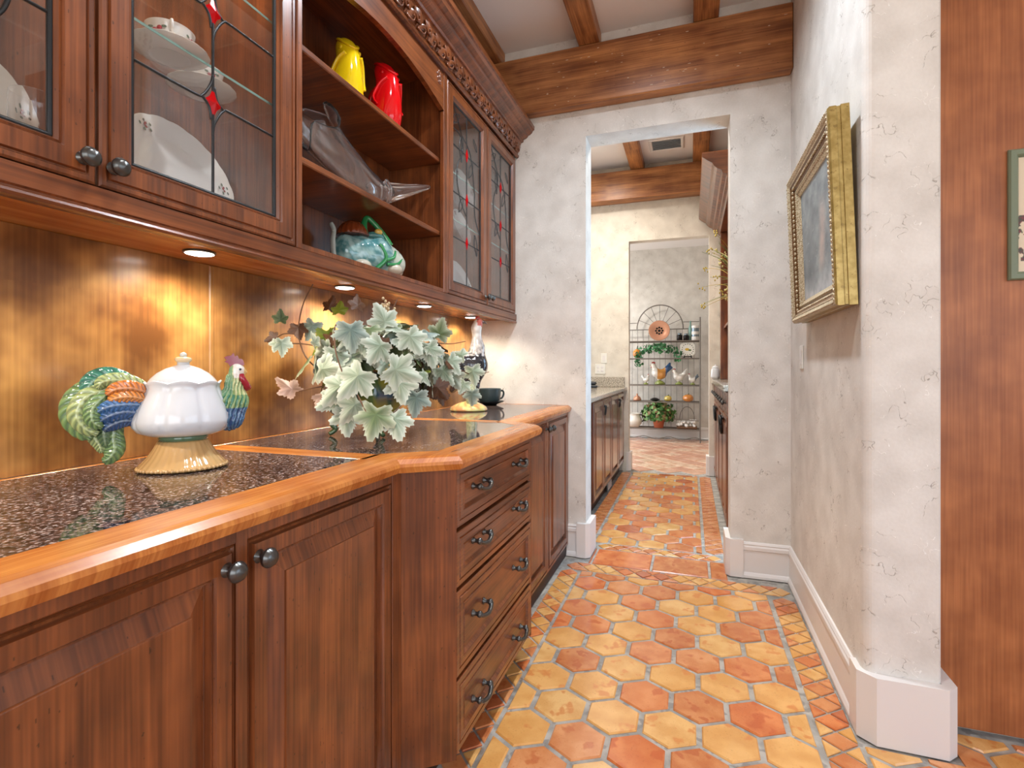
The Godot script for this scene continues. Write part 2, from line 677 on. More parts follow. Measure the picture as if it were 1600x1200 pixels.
func area(at: Vector3, dir: Vector3, w: float, h: float, e: float, col: Color, called: String) -> void:
	var a := AreaLight3D.new()
	a.area_size = Vector2(w, h)
	a.light_energy = e; a.light_color = col; a.shadow_enabled = true
	a.area_range = 30.0
	a.name = called
	add_child(a)
	a.position = at
	a.basis = Basis.looking_at(dir, Vector3.UP)

func ceiling_can(at: Vector3, e: float, col: Color, where: String) -> void:
	var t := thing("ceiling_light", "round white recessed ceiling light " + where, "ceiling light", at)
	var b := MB.new()
	b.lathe([Vector2(0.065, -0.001), Vector2(0.085, -0.001), Vector2(0.09, -0.006), Vector2(0.07, -0.01), Vector2(0.065, -0.004)], 24)
	obj("trim_ring", b, M.trim, t)
	var g := MB.new()
	g.lathe([Vector2(0, -0.004), Vector2(0.065, -0.004)], 24)
	g.lathe([Vector2(0.065, -0.002), Vector2(0, -0.002)], 24)
	obj("lamp_lens", g, M.lamp, t)
	spot(Vector3(0, -0.02, 0), Vector3.DOWN, e, col, 80.0, 0.06, 0.9, t)

func wall_holes(lo: Vector3, hi: Vector3, axis: int, h0: float, h1: float, y0: float, y1: float) -> MB:
	# a wall slab with one rectangular hole, h0..h1 along the axis (0 = x, 2 = z)
	var b := MB.new()
	var a0 := lo; var a1 := hi; a1[axis] = h0
	b.box(a0, a1)
	a0 = lo; a0[axis] = h1; a1 = hi
	b.box(a0, a1)
	if y0 > lo.y + 0.001:
		a0 = lo; a1 = hi; a0[axis] = h0; a1[axis] = h1; a1.y = y0
		b.box(a0, a1)
	a0 = lo; a1 = hi; a0[axis] = h0; a1[axis] = h1; a0.y = y1
	b.box(a0, a1)
	return b

func window(called: String, lo: Vector3, hi: Vector3, axis: int, bars: int) -> void:
	var b := MB.new()
	var t := 0.05
	var d := hi - lo
	var e := Vector3(t, t, t)
	for k in bars + 1:
		var p := lo
		p[axis] = lo[axis] + (d[axis] - t) * k / bars
		var q := p + e
		q.y = hi.y
		q[2 - axis] = hi[2 - axis]
		b.box(p, q, 0.006)
	for y in [lo.y, (lo.y + hi.y) / 2, hi.y - t]:
		var p := lo
		p.y = y
		var q := hi
		q.y = y + t
		p[2 - axis] += 0.004
		q[2 - axis] -= 0.004
		b.box(p, q, 0.006)
	var w := struct(called, b, M.trim)
	var g := MB.new()
	var p0 := lo + Vector3(0.01, 0.01, 0.01)
	var p1 := hi - Vector3(0.01, 0.01, 0.01)
	var mid := (lo[2 - axis] + hi[2 - axis]) / 2
	p0[2 - axis] = mid - 0.003
	p1[2 - axis] = mid + 0.003
	g.box(p0, p1)
	obj("window_pane", g, M.glass, w)

func skirting(called: String, a: Vector3, b: Vector3, out: Vector3) -> void:
	# moulded baseboard from a to b, standing out along 'out'
	var prof := PackedVector2Array([Vector2(0, 0), Vector2(0.018, 0), Vector2(0.018, 0.012), Vector2(0.013, 0.024), Vector2(0.009, 0.03), Vector2(0.009, 0.148), Vector2(0.015, 0.152), Vector2(0.015, 0.168), Vector2(0.010, 0.176), Vector2(0.012, 0.182), Vector2(0.006, 0.192), Vector2(0, 0.194)])
	var m := MB.new()
	m.prism(prof, a, out, Vector3.UP, b - a)
	struct(called, m, M.trim)

func plinth(called: String, poly: PackedVector2Array, h := 0.205) -> void:
	var m := MB.new()
	m.prism(poly, Vector3(0, 0.001, 0), Vector3.RIGHT, Vector3.BACK, Vector3.UP * h, 0.008)
	struct(called, m, M.trim)

func build_shell() -> void:
	struct("wall_left", bx(Vector3(WL - 0.14, -0.02, WE), Vector3(WL, CEIL + 0.02, 3.0)), M.plaster)
	# end wall with the tall doorway
	struct("wall_end", wall_holes(Vector3(-2.0, -0.02, WE - 0.17), Vector3(WR + 0.6, 3.5, WE), 0, -0.602, 0.207, -0.02, 2.557), M.plaster)
	# right corridor wall with rounded free end
	var rw := MB.new()
	var pl := PackedVector2Array([Vector2(WR, WE - 0.001), Vector2(0.706, WE - 0.001), Vector2(0.706, -1.872), Vector2(0.700, -1.866)])
	for k in 7:
		var a := PI / 2 + PI / 2 * k / 6
		pl.append(Vector2(WR + 0.03 + cos(a) * 0.03, -1.896 + sin(a) * 0.03))
	rw.prism(pl, Vector3(0, -0.02, 0), Vector3.RIGHT, Vector3.BACK, Vector3.UP * (CEIL + 0.04))
	struct("wall_right", rw, M.plaster)
	struct("ceiling", bx(Vector3(WL - 0.14, CEIL, WE), Vector3(3.6, CEIL + 0.12, 3.1)), M.ceiling)
	# the room the camera stands in
	struct("wall_kitchen", bx(Vector3(0.71, -0.02, -2.15), Vector3(3.6, CEIL + 0.02, -2.03)), M.plaster)
	struct("wall_back", wall_holes(Vector3(WL - 0.14, -0.02, 3.0), Vector3(3.6, CEIL + 0.02, 3.14), 0, -0.7, 2.5, 0.7, 2.6), M.plaster)
	struct("wall_east", wall_holes(Vector3(3.5, -0.02, -2.15), Vector3(3.64, CEIL + 0.02, 3.1), 2, -1.3, 2.2, 0.7, 2.6), M.plaster)
	window("window_1", Vector3(-0.7, 0.7, 3.04), Vector3(2.5, 2.6, 3.10), 0, 4)
	window("window_2", Vector3(3.54, 0.7, -1.3), Vector3(3.60, 2.6, 2.2), 2, 4)
	# second room
	struct("wall_pantry_left", bx(Vector3(-1.55, -0.02, -5.97), Vector3(-1.42, 3.5, WE - 0.16)), M.plaster_warm)
	struct("wall_pantry_right", wall_holes(Vector3(0.9, -0.02, -5.97), Vector3(1.04, 3.5, WE - 0.16), 2, -4.2, -3.4, 0.3, 2.3), M.plaster_warm)
	window("window_3", Vector3(0.95, 0.3, -4.2), Vector3(1.0, 2.3, -3.4), 2, 2)
	struct("ceiling_pantry", bx(Vector3(-1.55, 3.4, -6.0), Vector3(1.04, 3.52, WE - 0.1)), M.ceiling)
	struct("wall_pantry_end", wall_holes(Vector3(-3.1, -0.02, -5.97), Vector3(2.3, 3.5, -5.85), 0, -0.655, 0.184, -0.02, 2.56), M.plaster_warm)
	# third room
	struct("wall_far", bx(Vector3(-3.1, -0.02, -8.9), Vector3(2.3, 3.5, -8.75)), M.plaster)
	struct("wall_far_left", wall_holes(Vector3(-3.1, -0.02, -8.76), Vector3(-2.96, 3.5, -5.96), 2, -8.3, -6.3, 0.3, 2.4), M.plaster)
	window("window_4", Vector3(-3.06, 0.3, -8.3), Vector3(-3.0, 2.4, -6.3), 2, 3)
	struct("wall_far_right", bx(Vector3(2.2, -0.02, -8.76), Vector3(2.34, 3.5, -5.96)), M.plaster)
	struct("ceiling_far", bx(Vector3(-3.1, 3.1, -8.9), Vector3(2.34, 3.22, -5.96)), M.ceiling)
	# baseboards
	skirting("baseboard_right", Vector3(WR, 0, -1.94), Vector3(WR, 0, WE), Vector3.LEFT)
	skirting("baseboard_end_right", Vector3(0.27, 0, WE), Vector3(WR, 0, WE), Vector3.BACK)
	skirting("baseboard_end_left", Vector3(-0.72, 0, WE), Vector3(-0.655, 0, WE), Vector3.BACK)
	skirting("baseboard_far", Vector3(-2.96, 0, -8.75), Vector3(2.2, 0, -8.75), Vector3.BACK)
	plinth("trim_1", PackedVector2Array([Vector2(0.489, -1.945), Vector2(0.489, -1.872), Vector2(0.533, -1.834), Vector2(0.714, -1.834), Vector2(0.744, -1.864), Vector2(0.744, -1.985), Vector2(0.7065, -1.985), Vector2(0.7065, -1.8655), Vector2(0.536, -1.8655), Vector2(0.515, -1.874), Vector2(0.5065, -1.897), Vector2(0.5065, -1.945)]))
	plinth("trim_2", PackedVector2Array([Vector2(0.272, WE), Vector2(0.272, WE + 0.024), Vector2(0.205, WE + 0.024), Vector2(0.182, WE - 0.0), Vector2(0.182, WE - 0.19), Vector2(0.27, WE - 0.19), Vector2(0.27, WE - 0.17), Vector2(0.207, WE - 0.17), Vector2(0.207, WE)]))
	plinth("trim_3", PackedVector2Array([Vector2(-0.655, WE), Vector2(-0.655, WE + 0.028), Vector2(-0.60, WE + 0.028), Vector2(-0.574, WE + 0.004), Vector2(-0.574, WE - 0.19), Vector2(-0.65, WE - 0.19), Vector2(-0.65, WE - 0.17), Vector2(-0.602, WE - 0.17), Vector2(-0.602, WE)]))
	plinth("trim_4", PackedVector2Array([Vector2(-0.68, -5.85), Vector2(-0.68, -5.825), Vector2(-0.655, -5.825), Vector2(-0.628, -5.84), Vector2(-0.628, -5.97), Vector2(-0.655, -5.97), Vector2(-0.655, -5.85)]))
	plinth("trim_5", PackedVector2Array([Vector2(0.235, -5.85), Vector2(0.235, -5.825), Vector2(0.184, -5.825), Vector2(0.155, -5.84), Vector2(0.155, -5.97), Vector2(0.184, -5.97), Vector2(0.184, -5.85)]))

func tile(poly: PackedVector2Array, called: String, floor_: Node, k: int, bev := 0.004) -> void:
	if poly.size() < 3:
		return
	var mid := Vector2.ZERO
	for p in poly:
		mid += p
	mid /= poly.size()
	var q := PackedVector2Array()
	for p in poly:
		q.append(p - mid)
	var b := MB.new()
	var ey := Vector3(0, rng.randf_range(-0.006, 0.006), 1)
	var ex := Vector3(1, rng.randf_range(-0.006, 0.006), 0)
	b.prism(q, Vector3.ZERO, ex, ey, Vector3.UP * 0.014, bev)
	obj(called, b, M.tiles[k], floor_, Vector3(mid.x, -0.0145 + rng.randf_range(0.0, 0.0012), mid.y))

func rect_poly(x0: float, x1: float, z0: float, z1: float) -> PackedVector2Array:
	return PackedVector2Array([Vector2(x0, z0), Vector2(x1, z0), Vector2(x1, z1), Vector2(x0, z1)])

const PICK := [0, 1, 2, 3, 6, 0, 1, 2, 3, 5, 7, 8, 9, 6, 4, 1, 3, 0, 9, 5]

func hex_field(floor_: Node, clip: PackedVector2Array, x0: float, z0: float, nx: Vector2i, nr: Vector2i, holes := []) -> void:
	var W := 0.1785
	var D := 0.1457
	var g := 0.0086
	var hw := W / 2 - g
	for r in range(nr.x, nr.y):
		for i in range(nx.x, nx.y):
			var cx := x0 + W * i + (W / 2 if r & 1 else 0.0)
			var cz := z0 - D * r
			var hl := D * 2.0 / 3.0 - g
			var p := PackedVector2Array([Vector2(cx, cz - hl), Vector2(cx + hw, cz - hl / 2), Vector2(cx + hw, cz + hl / 2), Vector2(cx, cz + hl), Vector2(cx - hw, cz + hl / 2), Vector2(cx - hw, cz - hl / 2)])
			for a in Geometry2D.intersect_polygons(p, clip):
				var area_ := 0.0
				for q in a.size():
					area_ += a[q].cross(a[(q + 1) % a.size()])
				if absf(area_) * 0.5 < 0.0012:
					continue
				tile(a, "hex_tile", floor_, PICK[rng.randi() % PICK.size()])

func border(floor_: Node, a: Vector2, b: Vector2, w: float, n: int, merged: MB = null) -> void:
	# a strip of diamonds and edge triangles from a to b, w wide on the left-hand side
	var d := (b - a) / n
	var s := Vector2(d.y, -d.x).normalized() * w
	for k in n:
		var p := a + d * k
		var polys := [PackedVector2Array([p + d * 0.5, p + d + s * 0.5, p + d * 0.5 + s, p + s * 0.5]),
			PackedVector2Array([p, p + d * 0.5, p + s * 0.5, ]), PackedVector2Array([p + d * 0.5, p + d, p + d + s * 0.5])]
		polys.append(PackedVector2Array([p + s, p + s * 0.5, p + d * 0.5 + s]))
		polys.append(PackedVector2Array([p + d + s, p + d * 0.5 + s, p + d + s * 0.5]))
		# join the half triangles into whole ones along each edge
		polys = [polys[0], PackedVector2Array([p + d * 0.5, p + d * 1.5, p + d + s * 0.5]), PackedVector2Array([p + d * 0.5 + s, p + d + s * 0.5, p + d * 1.5 + s])]
		if k == n - 1:
			polys.resize(1)
		for q in polys:
			var r := Geometry2D.offset_polygon(q, -0.0042)
			if r.is_empty():
				continue
			if merged:
				merged.prism(r[0], Vector3(0, -0.014, 0), Vector3.RIGHT, Vector3.BACK, Vector3.UP * 0.0135, 0.002)
			else:
				tile(r[0], "border_tile", floor_, PICK[rng.randi() % PICK.size()], 0.0025)

func build_floor() -> void:
	var fl := struct("floor", bx(Vector3(-3.1, -0.12, -8.9), Vector3(3.64, -0.0055, 3.14)), M.grout)
	# corridor field, the part beyond the wall's free end, the second room
	hex_field(fl, rect_poly(-0.585, 0.362, -2.872, -0.5), -0.4215, -1.711, Vector2i(-2, 6), Vector2i(-8, 9))
	hex_field(fl, PackedVector2Array([Vector2(0.50, -1.826), Vector2(0.75, -1.826), Vector2(0.75, -1.985), Vector2(1.7, -1.985), Vector2(1.7, -0.7), Vector2(0.50, -0.7)]), -0.4215, -1.711, Vector2i(4, 13), Vector2i(-7, 4))
	hex_field(fl, rect_poly(-0.60, 0.066, -5.78, -3.39), -0.60, -3.45, Vector2i(-1, 5), Vector2i(-1, 17))
	border(fl, Vector2(0.378, -0.87), Vector2(0.378, -2.872), -0.110, 22)
	border(fl, Vector2(-0.70, -1.30), Vector2(-0.70, -2.89), -0.105, 16)
	border(fl, Vector2(-0.69, -2.884), Vector2(0.485, -2.884), 0.113, 12)
	border(fl, Vector2(-0.57, -3.272), Vector2(0.18, -3.272), 0.10, 8)
	for r in [[-0.572, -0.562], [-0.55, -0.222], [-0.208, 0.092], [0.106, 0.19]]:
		tile(rect_poly(r[0], r[1], -3.258, -3.008), "threshold_tile", fl, [4, 0, 5, 8][rng.randi() % 4])
	# side strips of the second room, too fine to pick apart
	var m := MB.new()
	border(fl, Vector2(0.082, -3.39), Vector2(0.082, -5.78), -0.115, 26, m)
	border(fl, Vector2(-0.72, -3.39), Vector2(-0.72, -5.78), -0.105, 26, m)
	var o := obj("border_tile_strip", m, M.tiles[0], fl)
	o.set_meta("kind", "stuff")
	# diagonal tiles of the far room
	for i in range(-14, 15):
		for j in range(-14, 15):
			var c := Vector2((i - j) * 0.145 - 0.1, -7.3 + (i + j) * 0.145)
			if c.y > -5.9 or c.y < -8.7 or c.x < -1.6 or c.x > 0.9:
				continue
			var h := 0.145 - 0.006
			tile(PackedVector2Array([c + Vector2(0, -h), c + Vector2(h, 0), c + Vector2(0, h), c + Vector2(-h, 0)]), "diagonal_tile", fl, 10 + rng.randi() % 3)
	# the rest of the floor, behind the camera and under the cabinets' far side
	var rest := MB.new()
	for i in range(0, 24):
		for j in range(0, 26):
			var x := -1.2 + 0.2 * i
			var z := -0.4 + 0.2 * j
			if z > 2.9:
				continue
			rest.box(Vector3(x, -0.014, z), Vector3(x + 0.188, -0.001, z + 0.188), 0.003)
	o = obj("rear_tiles", rest, M.tiles[0], fl)
	o.set_meta("kind", "stuff")

func beam(called: String, lo: Vector3, hi: Vector3, axis: int, label: String, group := "") -> void:
	# built along its own y so that the grain runs lengthwise
	var d := hi - lo
	var len := d[axis]
	var b := MB.new()
	b.box(Vector3(-d[1] / 2, -len / 2, -d[2 - axis] / 2), Vector3(d[1] / 2, len / 2, d[2 - axis] / 2), 0.006)
	var o := obj(called, b, M.beam_l)
	o.position = (lo + hi) / 2
	# own y -> the beam's axis, own x -> world up
	var ax := Vector3.ZERO
	ax[axis] = 1
	o.basis = Basis(Vector3.UP, ax, Vector3.UP.cross(ax))
	tag(o, label, "ceiling beam", group)

func build_beams() -> void:
	beam("ceiling_beam", Vector3(WL + 0.02, 2.715, -3.008), Vector3(WR - 0.002, 3.062, WE + 0.002), 0, "long brown timber beam across the wall above the tall doorway")
	var wm := MB.new()
	wm.col = L(206, 186, 160)
	for k in 44:
		var c := Vector3(rng.randf_range(-0.9, 0.48), rng.randf_range(2.73, 3.04), -3.0085)
		wm.ball(c, Vector3(rng.randf_range(0.006, 0.013), rng.randf_range(0.0014, 0.0026), 0.0012), 6, 4)
	var bm := get_node("ceiling_beam")
	var wo := obj("worn_mark", wm, M.matte, self)
	remove_child(wo)
	bm.add_child(wo)
	wo.transform = bm.transform.affine_inverse()
	wo.set_meta("kind", "stuff")
	var js := [[-1.30, -1.122, "brown ceiling joist just above the cabinet cornice, leftmost of the near three"], [-0.632, -0.507, "brown ceiling joist meeting the long near beam, middle of the near three"], [0.013, 0.145, "brown ceiling joist nearest the right wall, above the long near beam"]]
	for j in js:
		beam("ceiling_joist", Vector3(j[0], 3.064, WE + 0.003), Vector3(j[1], CEIL - 0.001, 2.9), 2, j[2], "near ceiling joists")
	beam("ceiling_beam", Vector3(-1.41, 2.985, -5.84), Vector3(0.89, 3.30, -5.68), 0, "timber beam across the second room, seen through the doorway")
	for j in [[-0.62, -0.48, "left brown joist on the second room's ceiling beside the air vent"], [0.02, 0.17, "right brown joist on the second room's ceiling beside the cabinet top"]]:
		beam("ceiling_joist", Vector3(j[0], 3.302, -5.83), Vector3(j[1], 3.399, -3.3), 2, j[2], "second room ceiling joists")
	var t := thing("air_vent", "white rectangular air vent on the second room's ceiling between joists", "air vent", Vector3(-0.23, 3.398, -5.38))
	var b := MB.new()
	b.xf = Transform3D(Basis(Vector3.RIGHT, PI / 2), Vector3.ZERO)
	b.xf.origin = Vector3(-0.17, 0, -0.14)
	b.rings(0.34, 0.28, [[0, 0], [0.0, 0.006], [0.012, 0.012], [0.03, 0.008], [0.034, 0.0]], false)
	obj("frame", b, M.trim, t)
	for k in 9:
		var s := MB.new()
		s.xf = Transform3D(Basis(Vector3.RIGHT, 0.6), Vector3(0, -0.004, -0.1 + 0.025 * k))
		s.box(Vector3(-0.135, -0.001, -0.011), Vector3(0.135, 0.001, 0.011))
		obj("slat", s, M.steel, t)


# ---------------------------------------------------------------- cabinets
# Cabinets are built facing +z with x to the right, then turned to face the corridor.
func front(x: float, y: float, z: float) -> Transform3D:
	return Transform3D(Basis(Vector3.UP, PI / 2), Vector3(x, y, z))

const FRAME_PROF := [[0.0, -0.018], [0.0, -0.006], [0.003, -0.002], [0.006, -0.006], [0.010, -0.007], [0.012, 0.003], [0.040, 0.003], [0.043, -0.003], [0.046, -0.001], [0.050, -0.012]]
const PANEL_PROF := [[0.0, -0.012], [0.003, -0.013], [0.007, -0.012], [0.036, 0.000], [0.0365, 0.004], [0.038, 0.0045]]

func knob(parent: Node, at: Vector3) -> void:
	var b := MB.new()
	b.xf = Transform3D(Basis(Vector3.RIGHT, PI / 2), Vector3.ZERO)
	b.lathe([Vector2(0.011, 0), Vector2(0.012, 0.002), Vector2(0.008, 0.005), Vector2(0.0055, 0.009), Vector2(0.006, 0.014), Vector2(0.011, 0.017), Vector2(0.0165, 0.021), Vector2(0.0175, 0.026), Vector2(0.0165, 0.0275), Vector2(0.0155, 0.029), Vector2(0.013, 0.033), Vector2(0.0115, 0.0335), Vector2(0.009, 0.036), Vector2(0, 0.038)], 20)
	obj("knob", b, M.pewter, parent, at)

func handle(parent: Node, at: Vector3) -> void:
	var b := MB.new()
	for s in [-1.0, 1.0]:
		b.xf = Transform3D(Basis(Vector3.RIGHT, PI / 2), Vector3(0.042 * s, 0, 0))
		b.lathe([Vector2(0.010, 0), Vector2(0.0105, 0.003), Vector2(0.0065, 0.006), Vector2(0.0055, 0.014), Vector2(0.009, 0.019), Vector2(0.0105, 0.025), Vector2(0.007, 0.030), Vector2(0, 0.031)], 14)
	b.xf = Transform3D()
	b.tube(arc([Vector3(-0.042, 0, 0.026), Vector3(-0.03, -0.008, 0.030), Vector3(0, -0.013, 0.034), Vector3(0.03, -0.008, 0.030), Vector3(0.042, 0, 0.026)], 4), 0.0072, -1, 8, 0.8)
	obj("handle", b, M.pewter, parent, at)

func door_panel(t: Node, at: Vector3, w: float, h: float, called: String, kn := Vector2(-1, -1), mat: Material = null) -> Node:
	if mat == null:
		mat = M.cab_v
	var b := MB.new()
	b.rings(w, h, FRAME_PROF, false)
	var d := obj(called, b, mat, t, at)
	var p := MB.new()
	p.rings(w - 0.096, h - 0.096, PANEL_PROF)
	obj("raised_panel", p, mat, d, Vector3(0.048, 0.048, 0))
	if kn.x >= 0:
		knob(d, Vector3(kn.x, kn.y, 0.001))
	return d

func face_frame(t: Node, w: float, h: float, y0: float, cells: Array, depth := 0.03) -> void:
	# the frame left over around the cells [x0, x1, y0, y1], drawn as stiles and rails
	var b := MB.new()
	var xs := [0.0, w]
	for c in cells:
		xs.append(c[0]); xs.append(c[1])
	xs.sort()
	for i in range(0, xs.size() - 1, 1):
		pass
	var cols := {}
	for c in cells:
		cols["%.3f" % c[0]] = [c[0], c[1]]
	var keys := cols.values()
	keys.sort_custom(func(p, q): return p[0] < q[0])
	var x := 0.0
	for k in keys:
		if k[0] > x + 0.001:
			b.box(Vector3(x, y0, -depth), Vector3(k[0], y0 + h, 0), 0.002)
		var ys := []
		for c in cells:
			if absf(c[0] - k[0]) < 0.001:
				ys.append([c[2], c[3]])
		ys.sort_custom(func(p, q): return p[0] < q[0])
		var y := y0
		for q in ys:
			if q[0] > y + 0.001:
				b.box(Vector3(k[0], y, -depth), Vector3(k[1], q[0], -0.0004), 0.002)
			y = q[1]
		if y < y0 + h - 0.001:
			b.box(Vector3(k[0], y, -depth), Vector3(k[1], y0 + h, -0.0004), 0.002)
		x = k[1]
	if x < w - 0.001:
		b.box(Vector3(x, y0, -depth), Vector3(w, y0 + h, 0), 0.002)
	obj("face_frame", b, M.cab_v, t)

func at_front(t: Node3D, x: float, z: float) -> void:
	t.transform = front(x, 0, z)

func build_base_cabinets() -> void:
	var XN := -0.715
	var hh := TOP - 0.0395
	# near cabinet: two doors, world z from +0.2 to -1.172
	var w := 1.07
	var z0 := -0.102
	var t := thing("base_cabinet", "dark cherry base cabinet with two raised panel doors under the near countertop", "cabinet")
	at_front(t, XN, z0)
	obj("body", bx(Vector3(0.002, 0.0, -0.62), Vector3(w - 0.002, hh - 0.001, -0.03)), M.cab_v, t)
	var dy0 := 0.115
	var dy1 := 0.856
	face_frame(t, w, hh - 0.09, 0.09, [[0.045, 0.555, dy0, dy1], [0.578, 1.028, dy0, dy1]])
	door_panel(t, Vector3(0.045, dy0, -0.001), 0.51, dy1 - dy0, "door", Vector2(0.489, 0.705))
	door_panel(t, Vector3(0.578, dy0, -0.001), 0.45, dy1 - dy0, "door", Vector2(0.022, 0.705))
	# drawer cabinet with the bowed-out front and its canted sides
	t = thing("drawer_cabinet", "bowed-out cherry cabinet of four drawers between the door cabinets", "cabinet")
	at_front(t, -0.60, -1.264)
	var dw := 0.69
	var pl := PackedVector2Array([Vector2(-0.09, -0.74), Vector2(-0.09, -0.118), Vector2(0.0, -0.03), Vector2(dw, -0.03), Vector2(dw + 0.09, -0.118), Vector2(dw + 0.09, -0.74)])
	var b := MB.new()
	b.prism(pl, Vector3(0, 0.085, 0), Vector3.RIGHT, Vector3.BACK, Vector3.UP * (hh - 0.086))
	obj("body", b, M.cab_v, t)
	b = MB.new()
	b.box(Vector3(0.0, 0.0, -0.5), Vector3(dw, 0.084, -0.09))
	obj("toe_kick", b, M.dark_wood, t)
	for s in 2:
		var a := Vector3(-0.09, 0, -0.1165) if s == 0 else Vector3(dw + 0.09, 0, -0.1165)
		var e := Vector3(0.0, 0, 0.0) if s == 0 else Vector3(dw, 0, 0.0)
		b = MB.new()
		var n := (e - a).cross(Vector3.UP).normalized() * (-1 if s == 0 else 1)
		if n.z < 0:
			n = -n
		b.prism(PackedVector2Array([Vector2(0, 0), Vector2((e - a).length(), 0), Vector2((e - a).length(), 0.018), Vector2(0, 0.018)]), a + Vector3.UP * 0.085, (e - a).normalized(), -n, Vector3.UP * (hh - 0.086))
		obj("canted_side", b, M.cab_v, t)
	var ys := [[0.098, 0.293], [0.305, 0.537], [0.549, 0.700], [0.712, 0.876]]
	var hy := [0.176, 0.428, 0.642, 0.802]
	for k in 4:
		var y0: float = ys[k][0]
		var y1: float = ys[k][1]
		b = MB.new()
		b.rings(dw - 0.006, y1 - y0, [[0, -0.03], [0, -0.002], [0.002, 0.0], [0.016, 0.0], [0.017, -0.003], [0.020, -0.003], [0.022, 0.001], [0.040, 0.001], [0.043, -0.002], [0.045, 0.002], [0.051, -0.006]], false)
		var d := obj("drawer", b, M.cab_h, t, Vector3(0.003, y0, 0))
		var p := MB.new()
		p.rings(dw - 0.006 - 0.102, y1 - y0 - 0.102, [[0, -0.006], [0.002, -0.0065]])
		obj("drawer_panel", p, M.cab_h, d, Vector3(0.051, 0.051, 0))
		handle(d, Vector3(0.162, hy[k] - y0, -0.006))
		handle(d, Vector3(0.523, hy[k] - y0, -0.006))
	# far cabinet: two doors up to the end wall
	t = thing("base_cabinet", "cherry base cabinet with two tall doors beside the white doorway plinth", "cabinet")
	at_front(t, -0.71, -2.056)
	w = 1.03
	obj("body", bx(Vector3(0.002, 0.07, -0.62), Vector3(w - 0.002, hh - 0.001, -0.03)), M.cab_v, t)
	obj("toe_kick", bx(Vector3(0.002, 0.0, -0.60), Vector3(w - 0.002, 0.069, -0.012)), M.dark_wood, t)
	dy0 = 0.085
	dy1 = 0.862
	face_frame(t, w, hh - 0.07, 0.07, [[0.03, 0.533, dy0, dy1], [0.567, 1.0, dy0, dy1]])
	door_panel(t, Vector3(0.03, dy0, -0.001), 0.503, dy1 - dy0, "door", Vector2(0.482, 0.745))
	door_panel(t, Vector3(0.567, dy0, -0.001), 0.433, dy1 - dy0, "door", Vector2(0.021, 0.745))

